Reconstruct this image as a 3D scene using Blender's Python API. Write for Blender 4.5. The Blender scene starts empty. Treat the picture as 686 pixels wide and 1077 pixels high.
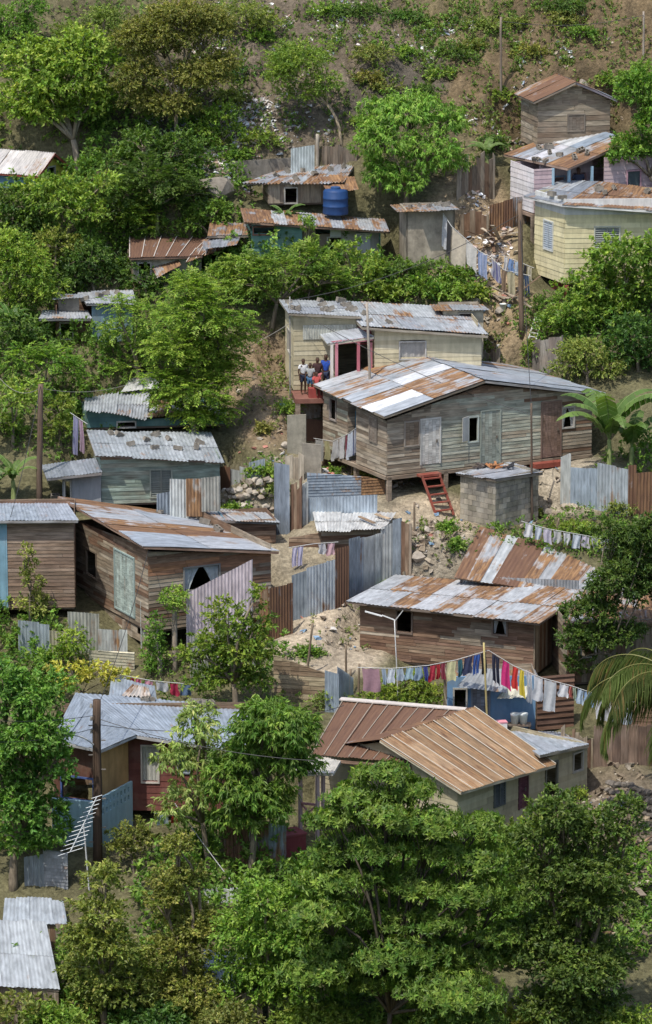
import bpy, math, random
import numpy as np
rng = np.random.default_rng(11); random.seed(11)
R = math.radians
sc = bpy.context.scene; COL = sc.collection
# ---------------------------------------------------------------- camera maths
FPX = 3950.0; PIT = R(13); ZC = 45.0; CX0, CY0 = 343.0, 538.5
cp, sp = math.cos(PIT), math.sin(PIT)
CAM = np.array([0, 0, ZC])
def ray(px, py):
    yy = (CY0-py)/FPX
    return np.array([(px-CX0)/FPX, cp+yy*sp, -sp+yy*cp])
def P(px, py, Y):
    v = ray(px, py); return CAM+v*(Y/v[1])
def zpy(py, Y):
    v = ray(CX0, py); return ZC+v[2]/v[1]*Y
def proj(p):
    d = np.asarray(p, float)-CAM
    f = d[1]*cp-d[2]*sp; u = d[1]*sp+d[2]*cp
    return CX0+FPX*d[0]/f, CY0-FPX*u/f
# ---------------------------------------------------------------- terrain
_rows = [(1077,106),(900,114),(720,124.5),(540,134),(350,145),(150,155),(60,159),(0,162)]
_py = [-70., 5., 45., 80., 95.]; _pz = [ZC-2.5, ZC-2.5, ZC-28, ZC-46, ZC-43.2]
for py, Y in _rows: _py.append(Y); _pz.append(zpy(py, Y))
_zt = _pz[-1]
_py += [190, 240, 400, 1500, 4000]; _pz += [_zt+19, _zt+45, _zt+70, _zt+90, _zt+90]
_fy = np.arange(-70, 500, .25); _fz = np.interp(_fy, _py, _pz); _k = np.ones(13)/13
_fz = np.convolve(np.pad(_fz, 6, mode='edge'), _k, 'valid')
def sn(x, y, s, seed=0):
    x = np.asarray(x, float); y = np.asarray(y, float)
    a = 0
    for i in range(5):
        q = seed*7.3+i*2.1; f = s*(1+.55*i)
        a = a+np.sin(x*f*math.cos(q)+y*f*math.sin(q)+q*3.7)*np.cos(x*f*math.sin(q*1.7)-y*f*math.cos(q*1.7)+q)/(1+.5*i)
    return a*.4
def H0(x, y):
    z = np.interp(y, _fy, _fz)
    w = np.clip((np.asarray(y)-98)/6, 0, 1)
    return z+w*(.35*sn(x, y, .35, 1)+.10*sn(x, y, 1.7, 2))
_ys = np.arange(96, 260, .1)
def hitH(px, py, fn=None):
    fn = fn or H0; v = ray(px, py); X_ = v[0]/v[1]*_ys; Z_ = ZC+v[2]/v[1]*_ys
    k = np.argmax(Z_ <= fn(X_, _ys)); return float(_ys[k]-.05)
PADS = []
def pad(cx, cy, ux, uy, la, lb, z, sa=0, sb=0, fall=1.3):
    PADS.append((cx, cy, ux, uy, la, lb, z, sa, sb, fall))
def ground(x, y):
    x = np.asarray(x, float); y = np.asarray(y, float)
    z0 = H0(x, y); num = 0; den = 0; mx = np.zeros_like(z0)
    for (cx, cy, ux, uy, la, lb, z, sa, sb, fall) in PADS:
        dx, dy = x-cx, y-cy
        b = dx*ux+dy*uy; a = -dx*uy+dy*ux
        d = np.hypot(np.maximum(np.abs(b)-lb, 0), np.maximum(np.abs(a)-la, 0))
        w = np.clip(1-d/fall, 0, 1); w = w*w*(3-2*w)
        zz = z+sa*np.clip(a, -la, la)+sb*np.clip(b, -lb, lb)
        num = num+w*w*zz; den = den+w*w; mx = np.maximum(mx, w)
    return z0*(1-mx)+np.where(den > 0, num/np.maximum(den, 1e-6), 0)*mx
# ---------------------------------------------------------------- mesh builder
class MB:
    def __init__(s): s.v=[]; s.q=[]; s.t=[]; s.c=[]; s.uv=[]; s.ru=[]; s.n=0
    def add(s, v, q=None, t=None, col=(.5,.5,.5), uv=None, rust=0.):
        v = np.asarray(v, float).reshape(-1, 3); n = len(v)
        s.v.append(v)
        if q is not None and len(q): s.q.append(np.asarray(q, int).reshape(-1, 4)+s.n)
        if t is not None and len(t): s.t.append(np.asarray(t, int).reshape(-1, 3)+s.n)
        c = np.asarray(col, float)
        s.c.append(np.broadcast_to(c, (n, 3)) if c.ndim == 1 else c)
        s.uv.append(np.zeros((n, 2)) if uv is None else np.asarray(uv, float))
        s.ru.append(np.broadcast_to(np.asarray(rust, float), (n,)))
        s.n += n
    def hexa(s, b, t, col, uvd=None, rust=0.):
        """b, t: 4 points each (bottom ring, top ring)"""
        v = np.vstack([b, t])
        o = rng.random(2)*40
        if uvd is None: uvd = (np.linalg.norm(v[1]-v[0]), np.linalg.norm(v[4]-v[0]))
        uv = np.array([[0,0],[uvd[0],0],[uvd[0],.0],[0,.0],[0,uvd[1]],[uvd[0],uvd[1]],[uvd[0],uvd[1]],[0,uvd[1]]])+o
        s.add(v, [[0,1,5,4],[1,2,6,5],[2,3,7,6],[3,0,4,7],[4,5,6,7],[3,2,1,0]], None, col, uv, rust)
    def box(s, c, sx, sy, sz, ang=0, col=(.5,.5,.5), rust=0., tilt=0):
        """c = centre of the bottom face"""
        c = np.asarray(c, float); ca, sa = math.cos(ang), math.sin(ang)
        e = [(-sx/2,-sy/2),(sx/2,-sy/2),(sx/2,sy/2),(-sx/2,sy/2)]
        b = np.array([[c[0]+x*ca-y*sa, c[1]+x*sa+y*ca, c[2]+x*tilt] for x, y in e])
        s.hexa(b, b+[0, 0, sz], col, (sx, sz), rust)
    def beam(s, p, q, w, h, col, rust=0.):
        p = np.asarray(p, float); q = np.asarray(q, float); d = q-p; L = np.linalg.norm(d)+1e-9; d = d/L
        up = np.array([0,0,1.]) if abs(d[2]) < .95 else np.array([0,1.,0])
        sd = np.cross(d, up); sd /= np.linalg.norm(sd); u2 = np.cross(sd, d)
        b = np.array([p-sd*w/2-u2*h/2, q-sd*w/2-u2*h/2, q+sd*w/2-u2*h/2, p+sd*w/2-u2*h/2])
        s.hexa(b, b+u2*h, col, (L, h), rust)
    def tube(s, pts, rad, col, n=6, uvs=1.):
        pts = np.asarray(pts, float); m = len(pts); rad = np.broadcast_to(np.asarray(rad, float), (m,))
        V = []; UV = []
        for i in range(m):
            d = pts[min(i+1, m-1)]-pts[max(i-1, 0)]; d = d/(np.linalg.norm(d)+1e-9)
            a = np.cross(d, [0.13, 1, 0.07] if abs(d[1]) < .9 else [1, 0, 0.1]); a /= np.linalg.norm(a); b = np.cross(d, a)
            for k in range(n):
                t = 2*math.pi*k/n
                V.append(pts[i]+rad[i]*(math.cos(t)*a+math.sin(t)*b)); UV.append((i*.5*uvs, k*.1))
        Q = [[i*n+k, i*n+(k+1) % n, (i+1)*n+(k+1) % n, (i+1)*n+k] for i in range(m-1) for k in range(n)]
        T = [[0, k+1, k] for k in range(1, n-1)]+[[(m-1)*n, (m-1)*n+k, (m-1)*n+k+1] for k in range(1, n-1)]
        s.add(V, Q, T, col, UV)
    def build(s, name, mat, parent=None, smooth=False):
        me = bpy.data.meshes.new(name)
        v = np.vstack(s.v); q = np.vstack(s.q) if s.q else np.zeros((0, 4), int); t = np.vstack(s.t) if s.t else np.zeros((0, 3), int)
        me.vertices.add(len(v)); me.vertices.foreach_set('co', v.astype(np.float32).ravel())
        li = np.concatenate([q.ravel(), t.ravel()]).astype(np.int32)
        me.loops.add(len(li)); me.loops.foreach_set('vertex_index', li)
        ls = np.concatenate([np.arange(len(q))*4, len(q)*4+np.arange(len(t))*3]).astype(np.int32)
        me.polygons.add(len(ls)); me.polygons.foreach_set('loop_start', ls)
        me.update(calc_edges=True)
        me.polygons.foreach_set('use_smooth', np.full(len(ls), bool(smooth)))
        a = me.attributes.new('col', 'FLOAT_COLOR', 'POINT')
        c = np.ones((len(v), 4), np.float32); c[:, :3] = np.clip(np.vstack(s.c), 0.004, .95); a.data.foreach_set('color', c.ravel())
        a = me.attributes.new('uvm', 'FLOAT_VECTOR', 'POINT')
        u = np.zeros((len(v), 3), np.float32); u[:, :2] = np.vstack(s.uv); a.data.foreach_set('vector', u.ravel())
        a = me.attributes.new('rust', 'FLOAT', 'POINT'); a.data.foreach_set('value', np.concatenate(s.ru).astype(np.float32))
        me.materials.append(mat)
        o = bpy.data.objects.new(name, me); COL.objects.link(o)
        if parent is not None:
            o.parent = parent; o.matrix_parent_inverse.identity()
            L = -np.array(parent_loc(parent)); me.vertices.foreach_set('co', (v+L).astype(np.float32).ravel()); me.update()
        return o
def parent_loc(p):
    l = np.array(p.location)
    if p.parent is not None: l = l+parent_loc(p.parent)
    return l
def tag(o, label=None, cat=None, group=None, kind=None):
    if label: o['label'] = label
    if cat: o['category'] = cat
    if group: o['group'] = group
    if kind: o['kind'] = kind
    return o
def empty(name, loc, label, cat, group=None):
    o = bpy.data.objects.new(name, None); COL.objects.link(o); o.location = tuple(float(x) for x in loc); o.empty_display_size = .3
    return tag(o, label, cat, group)
ORD = ['leftmost','second from the left','third from the left','fourth from the left','fifth from the left','sixth from the left','seventh from the left','eighth from the left','ninth from the left','tenth from the left','eleventh from the left','twelfth from the left','thirteenth from the left','fourteenth from the left','fifteenth from the left','sixteenth from the left','seventeenth from the left','eighteenth from the left','nineteenth from the left','twentieth from the left']
# ---------------------------------------------------------------- materials
def mat_new(name):
    m = bpy.data.materials.new(name); m.use_nodes = True; nt = m.node_tree; nt.nodes.clear()
    return m, nt
class N:
    def __init__(s, nt): s.nt = nt
    def n(s, t, **k):
        x = s.nt.nodes.new(t)
        for a, b in k.items():
            if a.startswith('i_'):
                key = a[2:]; key = int(key) if key.isdigit() else key
                x.inputs[key].default_value = b
            else: setattr(x, a, b)
        return x
    def l(s, a, b): s.nt.links.new(a, b)
    def attr(s, nm): return s.n('ShaderNodeAttribute', attribute_name=nm)
    def vmul(s, v, sc_):
        x = s.n('ShaderNodeVectorMath', operation='MULTIPLY'); s.l(v, x.inputs[0]); x.inputs[1].default_value = sc_; return x.outputs[0]
    def noise(s, v, scale, det=3, rough=.6):
        x = s.n('ShaderNodeTexNoise'); s.l(v, x.inputs['Vector']); x.inputs['Scale'].default_value = scale
        x.inputs['Detail'].default_value = det; x.inputs['Roughness'].default_value = rough; return x.outputs[0]
    def m(s, op, a, b=None, c=None, clamp=False):
        x = s.n('ShaderNodeMath', operation=op); x.use_clamp = clamp
        for i, q in enumerate((a, b, c)):
            if q is None: continue
            if isinstance(q, (int, float)): x.inputs[i].default_value = q
            else: s.l(q, x.inputs[i])
        return x.outputs[0]
    def mix(s, f, a, b, mode='MIX'):
        x = s.n('ShaderNodeMix', data_type='RGBA', blend_type=mode)
        for i, q in ((0, f), (6, a), (7, b)):
            if isinstance(q, (int, float)): x.inputs[i].default_value = q
            elif isinstance(q, tuple): x.inputs[i].default_value = q+(1,)
            else: s.l(q, x.inputs[i])
        return x.outputs[2]
    def rng(s, v, a, b, c, d):
        x = s.n('ShaderNodeMapRange'); s.l(v, x.inputs[0])
        for i, q in enumerate((a, b, c, d)): x.inputs[i+1].default_value = q
        return x.outputs[0]
def scale_col(g, col, f):
    x = g.n('ShaderNodeVectorMath', operation='SCALE'); g.l(col, x.inputs[0]); g.l(f, x.inputs['Scale']); return x.outputs[0]
def finish(g, col, rough=.9, metal=0., bump=None, bstr=.3, spec=.3, bd=.02):
    b = g.n('ShaderNodeBsdfPrincipled'); o = g.n('ShaderNodeOutputMaterial')
    g.l(col, b.inputs['Base Color'])
    for nm, v in (('Roughness', rough), ('Metallic', metal), ('Specular IOR Level', spec)):
        if isinstance(v, (int, float)): b.inputs[nm].default_value = v
        else: g.l(v, b.inputs[nm])
    if bump is not None:
        x = g.n('ShaderNodeBump'); x.inputs['Strength'].default_value = bstr; x.inputs['Distance'].default_value = bd
        g.l(bump, x.inputs['Height']); g.l(x.outputs[0], b.inputs['Normal'])
    g.l(b.outputs[0], o.inputs[0]); return b, o
def m_wood():
    m, nt = mat_new('weathered_wood'); g = N(nt)
    c = g.attr('col').outputs['Color']; uv = g.attr('uvm').outputs['Vector']
    gr = g.noise(g.vmul(uv, (1.6, 26, 1)), 1, 4); bl = g.noise(g.vmul(uv, (1.1, 3.5, 1)), 1, 3)
    f = g.m('MULTIPLY', g.rng(gr, .3, .7, .62, 1.3), g.rng(bl, .3, .72, .62, 1.28))
    tint = g.mix(g.rng(g.noise(uv, .9, 2), .45, .7, 0, .35), c, (.2, .12, .075))
    finish(g, scale_col(g, tint, f), .92, 0, gr, .5, .15); return m
def m_paint():
    m, nt = mat_new('painted_surface'); g = N(nt)
    c = g.attr('col').outputs['Color']; tc = g.n('ShaderNodeTexCoord').outputs['Object']
    n1 = g.noise(tc, 1.4, 5, .65); n2 = g.noise(g.vmul(tc, (6, 6, 1.2)), 1, 3)
    f = g.m('MULTIPLY', g.rng(n1, .3, .7, .78, 1.12), g.rng(n2, .3, .7, .85, 1.1))
    dirt = g.mix(g.rng(n1, .52, .72, 0, .35), c, (.2, .17, .13))
    finish(g, scale_col(g, dirt, f), .8, 0, n2, .2, .25); return m
def m_metal():
    m, nt = mat_new('corrugated_metal'); g = N(nt)
    c = g.attr('col').outputs['Color']; uv = g.attr('uvm').outputs['Vector']; ru = g.attr('rust').outputs['Fac']
    st = g.noise(g.vmul(uv, (7, .55, 1)), 1, 4); bl = g.noise(g.vmul(uv, (1.3, .8, 1)), 1, 5, .65)
    tcn = g.noise(g.n('ShaderNodeTexCoord').outputs['Object'], .9, 4, .6)
    n = g.m('ADD', g.m('ADD', g.m('MULTIPLY', st, .75), g.m('MULTIPLY', bl, .75)), g.m('MULTIPLY', tcn, .9))
    k = g.m('ADD', n, g.m('SUBTRACT', g.m('MULTIPLY', ru, .62), 1.52))
    mask = g.m('MULTIPLY_ADD', k, 5., .4, clamp=True)
    rn = g.noise(g.vmul(uv, (7, .8, 1)), 1.3, 5, .65)
    rc = g.mix(g.rng(rn, .38, .66, 0, 1), (.11, .06, .036), (.33, .19, .09))
    rc = g.mix(g.rng(ru, .82, .98, 0, .85), rc, (.12, .064, .043))
    zn = scale_col(g, c, g.rng(g.noise(g.vmul(uv, (2.6, .8, 1)), 2., 5), .3, .7, .62, 1.22))
    col = g.mix(mask, zn, rc)
    finish(g, col, g.rng(mask, 0, 1, .42, .85), g.m('MULTIPLY', g.m('SUBTRACT', 1., mask), .28), st, .15, .35); return m
def m_conc(name='rough_concrete', sc_=2.2):
    m, nt = mat_new(name); g = N(nt)
    c = g.attr('col').outputs['Color']; tc = g.n('ShaderNodeTexCoord').outputs['Object']
    n1 = g.noise(tc, sc_, 6, .7); n2 = g.noise(g.vmul(tc, (3, 3, .6)), 1, 4)
    f = g.m('MULTIPLY', g.rng(n1, .3, .7, .6, 1.3), g.rng(n2, .3, .7, .75, 1.15))
    finish(g, scale_col(g, c, f), .95, 0, n1, .6, .15); return m
def m_leaf():
    m, nt = mat_new('leaf'); g = N(nt)
    c = g.attr('col').outputs['Color']
    b = g.n('ShaderNodeBsdfPrincipled'); g.l(c, b.inputs['Base Color']); b.inputs['Roughness'].default_value = .5; b.inputs['Specular IOR Level'].default_value = .35
    t = g.n('ShaderNodeBsdfTranslucent'); g.l(g.mix(1., c, (1.25, 1.3, .5), 'MULTIPLY'), t.inputs[0])
    x = g.n('ShaderNodeMixShader'); x.inputs[0].default_value = .38; g.l(b.outputs[0], x.inputs[1]); g.l(t.outputs[0], x.inputs[2])
    o = g.n('ShaderNodeOutputMaterial'); g.l(x.outputs[0], o.inputs[0]); return m
def m_cloth():
    m, nt = mat_new('cotton_cloth'); g = N(nt)
    c = g.attr('col').outputs['Color']; tc = g.n('ShaderNodeTexCoord').outputs['Object']
    c = scale_col(g, c, g.rng(g.noise(tc, 9, 3), .3, .7, .85, 1.1))
    b = g.n('ShaderNodeBsdfPrincipled'); g.l(c, b.inputs['Base Color']); b.inputs['Roughness'].default_value = .95; b.inputs['Specular IOR Level'].default_value = .1
    t = g.n('ShaderNodeBsdfTranslucent'); g.l(c, t.inputs[0])
    x = g.n('ShaderNodeMixShader'); x.inputs[0].default_value = .3; g.l(b.outputs[0], x.inputs[1]); g.l(t.outputs[0], x.inputs[2])
    o = g.n('ShaderNodeOutputMaterial'); g.l(x.outputs[0], o.inputs[0]); return m
def m_ground():
    m, nt = mat_new('hillside_earth'); g = N(nt)
    c = g.attr('col').outputs['Color']; tc = g.n('ShaderNodeTexCoord').outputs['Object']
    n1 = g.noise(tc, .8, 8, .7); n2 = g.noise(tc, 7, 6, .75)
    v = g.n('ShaderNodeTexVoronoi'); g.l(tc, v.inputs['Vector']); v.inputs['Scale'].default_value = 6.5
    peb = g.rng(v.outputs['Color'], 0, 1, .8, 1.2)
    f = g.m('MULTIPLY', g.m('MULTIPLY', g.rng(n1, .3, .7, .6, 1.35), g.rng(n2, .3, .7, .6, 1.4)), peb)
    finish(g, scale_col(g, c, f), .97, 0, g.m('ADD', g.m('MULTIPLY', n2, 1.), g.m('MULTIPLY', v.outputs['Distance'], -.5)), .8, .1, .12); return m
def m_bark():
    m, nt = mat_new('tree_bark'); g = N(nt)
    c = g.attr('col').outputs['Color']; tc = g.n('ShaderNodeTexCoord').outputs['Object']
    n = g.noise(g.vmul(tc, (14, 14, 3)), 1, 4)
    finish(g, scale_col(g, c, g.rng(n, .3, .7, .6, 1.4)), .95, 0, n, .6, .1); return m
def m_plain():
    m, nt = mat_new('plain_finish'); g = N(nt)
    c = g.attr('col').outputs['Color']; tc = g.n('ShaderNodeTexCoord').outputs['Object']
    finish(g, scale_col(g, c, g.rng(g.noise(tc, 6, 3), .3, .7, .88, 1.1)), .55); return m
def m_glass():
    m, nt = mat_new('window_glass'); g = N(nt)
    b = g.n('ShaderNodeBsdfPrincipled'); b.inputs['Base Color'].default_value = (.06, .08, .09, 1); b.inputs['Roughness'].default_value = .15
    n = g.noise(g.n('ShaderNodeTexCoord').outputs['Object'], 3, 2); x = g.n('ShaderNodeBump'); x.inputs['Strength'].default_value = .1; g.l(n, x.inputs['Height']); g.l(x.outputs[0], b.inputs['Normal'])
    o = g.n('ShaderNodeOutputMaterial'); g.l(b.outputs[0], o.inputs[0]); return m
WOOD, PAINT, METAL, CONC, LEAF, CLOTH, GROUND, BARK, PLAIN, GLASS = m_wood(), m_paint(), m_metal(), m_conc(), m_leaf(), m_cloth(), m_ground(), m_bark(), m_plain(), m_glass()
# palettes (albedo)
GREYW = [(.32,.27,.205),(.26,.215,.165),(.37,.32,.25),(.20,.16,.12),(.29,.24,.175)]
BROWN = [(.17,.105,.07),(.21,.14,.095),(.14,.085,.06),(.25,.18,.125),(.19,.12,.085)]
MIXW = GREYW+BROWN[:2]
CREAM = [(.52,.46,.31),(.56,.50,.35),(.48,.42,.28)]
YELLOW = [(.60,.54,.33),(.63,.57,.36),(.57,.51,.31)]
GREENW = [(.24,.30,.25),(.27,.33,.28),(.21,.26,.21),(.30,.33,.27)]
PALEG = [(.37,.375,.30),(.33,.345,.28),(.42,.42,.34),(.34,.30,.23)]
ZINC = [(.34,.365,.40),(.30,.325,.36),(.39,.415,.44),(.27,.295,.33)]
def pick(p, j=.12):
    c = np.array(p[rng.integers(len(p))]); return c*(1+j*(rng.random()*2-1))
# ---------------------------------------------------------------- walls
class Wall:
    """vertical wall from A to B (left to right seen from outside); A, B are 3D points on its foot"""
    def __init__(s, A, B, parent, top, name='wall'):
        s.A = np.array(A, float); s.B = np.array([B[0], B[1], A[2]], float); s.par = parent; s.name = name
        d = s.B-s.A; s.L = float(np.linalg.norm(d)); s.U = d/s.L; s.Nn = np.array([s.U[1], -s.U[0], 0])
        s.holes = []; s.fill = []
        if isinstance(top, (int, float)): s.top = [(0, top), (s.L, top)]
        elif top[0][0] == 'h': s.top = [(f*s.L, h) for (_, f, h) in top]
        else: s.top = sorted(s.uv(x, y) for x, y in top)
    def uv(s, px, py):
        v = ray(px, py); t = np.dot(s.A-CAM, s.Nn)/np.dot(v, s.Nn); p = CAM+v*t
        return float(np.dot(p-s.A, s.U)), float(p[2]-s.A[2])
    def H(s, u): return float(np.interp(u, [a for a, b in s.top], [b for a, b in s.top]))
    def pt(s, u, v, o=0.): return s.A+s.U*u+np.array([0, 0, v])+s.Nn*o
    def rect(s, x0, y0, x1, y1):
        um, vm = s.uv((x0+x1)/2, y1); u0, _ = s.uv(x0, (y0+y1)/2); u1, _ = s.uv(x1, (y0+y1)/2); _, vt = s.uv((x0+x1)/2, y0)
        return u0, u1, vm, vt
    def open(s, x0, y0, x1, y1, kind, **k):
        r = s.rect(x0, y0, x1, y1); r = (max(r[0], .04), min(r[1], s.L-.04), max(r[2], 0.), r[3])
        s.holes.append(r); s.fill.append((r, kind, k)); return s
    def spans(s, v0, v1):
        iv = [(0., s.L)]
        for (a, b, c, d) in s.holes:
            if min(d, v1)-max(c, v0) > (v1-v0)*.35:
                o = []
                for (p, q) in iv:
                    if b <= p or a >= q: o.append((p, q)); continue
                    if a > p: o.append((p, a))
                    if b < q: o.append((b, q))
                iv = o
        return iv
    def clap(s, pal, bh=.15, seg=(1.2, 3.5), lap=.018, jit=.12, rough=0., zoff=0.):
        mb = MB(); vmax = max(h for _, h in s.top); v = zoff
        while v < vmax-.01:
            v1 = v+bh
            for (p, q) in s.spans(v, v1):
                u = p
                while u < q-.02:
                    e = min(q, u+rng.uniform(*seg))
                    if q-e < .3: e = q
                    col = pick(pal((u+e)/2, v) if callable(pal) else pal, jit)
                    if rough and rng.random() < rough: u = e; continue
                    dv0, dv1 = (rng.random(2)-.5)*bh*.10
                    n = max(1, int(math.ceil((e-u)/.35))) if min(s.H(u), s.H(e), s.H((u+e)/2)) < v1+.001 else 1
                    o2 = rng.random()*.006
                    for i in range(n):
                        a = u+(e-u)*i/n; b = u+(e-u)*(i+1)/n
                        ha, hb = s.H(a), s.H(b)
                        if ha <= v and hb <= v: continue
                        ta, tb = min(v1+.012, ha), min(v1+.012, hb); ta = max(ta, v+.003); tb = max(tb, v+.003)
                        w0 = v+dv0*(1-i/n)+dv1*i/n; w1 = v+dv0*(1-(i+1)/n)+dv1*(i+1)/n
                        g = .004 if n == 1 else 0
                        bt = np.array([s.pt(a+g, w0, lap+o2), s.pt(b-g, w1, lap+o2), s.pt(b-g, w1, -.012), s.pt(a+g, w0, -.012)])
                        tp = np.array([s.pt(a+g, ta, .004+o2), s.pt(b-g, tb, .004+o2), s.pt(b-g, tb, -.012), s.pt(a+g, ta, -.012)])
                        mb.hexa(bt, tp, col, (b-a, bh))
                    u = e
            v = v1
        return mb
    def vert(s, pal, bw=.17, jit=.14, metal=False, rust=.3, ragged=0., th=.025, low=0.):
        mb = MB(); u = 0.
        while u < s.L-.01:
            e = min(s.L, u+bw*rng.uniform(.8, 1.2))
            if s.L-e < .04: e = s.L
            iv = [(low*rng.random(), None)]
            hs = sorted([(c, d) for (a, b, c, d) in s.holes if min(b, e)-max(a, u) > (e-u)*.4])
            cur = -low*rng.random(); parts = []
            for c, d in hs:
                if c > cur: parts.append((cur, c, c))
                cur = max(cur, d)
            r = -ragged*rng.random()
            parts.append((cur, s.H(u)+r, s.H(e)+r+ragged*.2*rng.standard_normal()))
            col = pick(pal, jit); o = rng.random()*.012
            for (v0, ta, tb) in parts:
                if ta <= v0 and tb <= v0: continue
                ta = max(ta, v0+.003); tb = max(tb, v0+.003)
                b4 = np.array([s.pt(u+.003, v0, th+o), s.pt(e-.003, v0, th+o), s.pt(e-.003, v0, -.01), s.pt(u+.003, v0, -.01)])
                t4 = np.array([s.pt(u+.003, ta, th+o), s.pt(e-.003, tb, th+o), s.pt(e-.003, tb, -.01), s.pt(u+.003, ta, -.01)])
                v8 = np.vstack([b4, t4]); off = rng.random(2)*40; h = max(ta, tb)-v0
                uv = np.array([[0,0],[0,e-u],[0,e-u],[0,0],[h,0],[h,e-u],[h,e-u],[h,0]])+off
                mb.add(v8, [[0,1,5,4],[1,2,6,5],[2,3,7,6],[3,0,4,7],[4,5,6,7],[3,2,1,0]], None, col, uv, 0)
            u = e
        return mb
    def corr(s, pal, rusts=(.2,.6), sw=.75, wave=.11, amp=.016, ragged=.0, lift=0.):
        mb = MB(); u = 0.
        while u < s.L-.02:
            e = min(s.L, u+sw*rng.uniform(.85, 1.1))
            if s.L-e < .15: e = s.L
            rr = -ragged*rng.random(); col = pick(pal, .12); ru = rng.uniform(*rusts); o = .02*rng.random(); tl = (rng.random()-.5)*ragged*.3
            nn = max(4, int((e-u)/wave*4)); uu = np.linspace(u, e+.03, nn+1)
            hs = [(a, b, c, d) for (a, b, c, d) in s.holes if min(b, e)-max(a, u) > .02]
            cuts = sorted(set([0.]+[c for _, _, c, _ in hs]+[d for _, _, _, d in hs]))
            off = rng.random(2)*40
            for i in range(nn):
                a, b = uu[i], uu[i+1]; m = (a+b)/2
                ed = [(0.-lift, None)]; cur = -lift; parts = []
                for (ha, hb, c, d) in sorted(hs, key=lambda z: z[2]):
                    if ha <= m <= hb:
                        if c > cur: parts.append((cur, c, c))
                        cur = max(cur, d)
                parts.append((cur, s.H(a)+rr+tl*(a-u), s.H(b)+rr+tl*(b-u)))
                oa, ob = amp*math.sin(2*math.pi*a/wave)+.02+o, amp*math.sin(2*math.pi*b/wave)+.02+o
                for (v0, ta, tb) in parts:
                    if ta <= v0+.01: continue
                    mb.add([s.pt(a, v0, oa), s.pt(b, v0, ob), s.pt(b, tb, ob), s.pt(a, ta, oa)], [[0,1,2,3]], None, col,
                           np.array([[a-u, 0], [b-u, 0], [b-u, tb-v0], [a-u, ta-v0]])+off, ru)
            u = e
        return mb
    def stucco(s, col, th=.08):
        us = sorted(set([0., s.L]+[u for u, _ in s.top]+[max(0, min(s.L, q)) for h in s.holes for q in h[:2]]))
        mb = MB(); col = np.array(col)
        for a, b in zip(us[:-1], us[1:]):
            if b-a < .01: continue
            m = (a+b)/2; cur = 0.
            for (ha, hb, c, d) in sorted([h for h in s.holes if h[0] <= m <= h[1]], key=lambda z: z[2])+[(0, 0, None, None)]:
                if c is None: ta, tb = s.H(a), s.H(b)
                else: ta = tb = c
                if ta > cur+.005:
                    mb.hexa(np.array([s.pt(a, cur, 0.), s.pt(b, cur, 0.), s.pt(b, cur, -th), s.pt(a, cur, -th)]),
                            np.array([s.pt(a, ta, 0.), s.pt(b, tb, 0.), s.pt(b, tb, -th), s.pt(a, ta, -th)]), col)
                if c is not None: cur = max(cur, d)
        return mb
    def blocks(s, pal, bh=.2, bl=.42, jit=.12):
        mb = MB(); vmax = max(h for _, h in s.top); v = 0; r = 0
        while v < vmax-.02:
            for (p, q) in s.spans(v, v+bh):
                u = p-(bl/2 if r % 2 else 0)
                while u < q-.01:
                    a, b = max(u, p), min(u+bl, q)
                    if b-a > .02:
                        h = min(v+bh, s.H((a+b)/2)); o = rng.random()*.014; col = pick(pal, jit)
                        if h > v+.02:
                            mb.hexa(np.array([s.pt(a+.006, v+.006, o), s.pt(b-.006, v+.006, o), s.pt(b-.006, v+.006, -.1), s.pt(a+.006, v+.006, -.1)]),
                                    np.array([s.pt(a+.006, h-.006, o), s.pt(b-.006, h-.006, o), s.pt(b-.006, h-.006, -.1), s.pt(a+.006, h-.006, -.1)]), col)
                    u += bl
            v += bh; r += 1
        # mortar slab behind
        m2 = s.stucco((.2,.19,.17), .07)
        for k in range(len(m2.v)): m2.v[k] = m2.v[k]-s.Nn*.012
        for k in range(len(m2.v)):
            mb.add(m2.v[k], [[0,1,5,4],[1,2,6,5],[2,3,7,6],[3,0,4,7],[4,5,6,7],[3,2,1,0]], None, (.2,.19,.17), m2.uv[k])
        return mb
    def finish(s, mb, mat, label=None):
        w = mb.build(s.name, mat, s.par); 
        if label: w['label'] = label
        for (r, kind, k) in s.fill: s.opening(r, kind, **k)
        return w
    def opening(s, r, kind, col=(.45,.43,.38), fcol=None, mat=None, label=None, ajar=False):
        u0, u1, v0, v1 = r; col = np.array(col); fcol = np.array(fcol if fcol is not None else col*.9); fw = .055
        def fr(mb, o0=.055, w=fw, sill=True):
            for (a, b, c, d) in ((u0-w, u0, v0, v1), (u1, u1+w, v0, v1), (u0-w, u1+w, v1, v1+w))+(((u0-w, u1+w, v0-w, v0),) if sill else ()):
                mb.hexa(np.array([s.pt(a, c, o0), s.pt(b, c, o0), s.pt(b, c, -.03), s.pt(a, c, -.03)]), np.array([s.pt(a, d, o0), s.pt(b, d, o0), s.pt(b, d, -.03), s.pt(a, d, -.03)]), fcol*(.9+.2*rng.random()))
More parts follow.
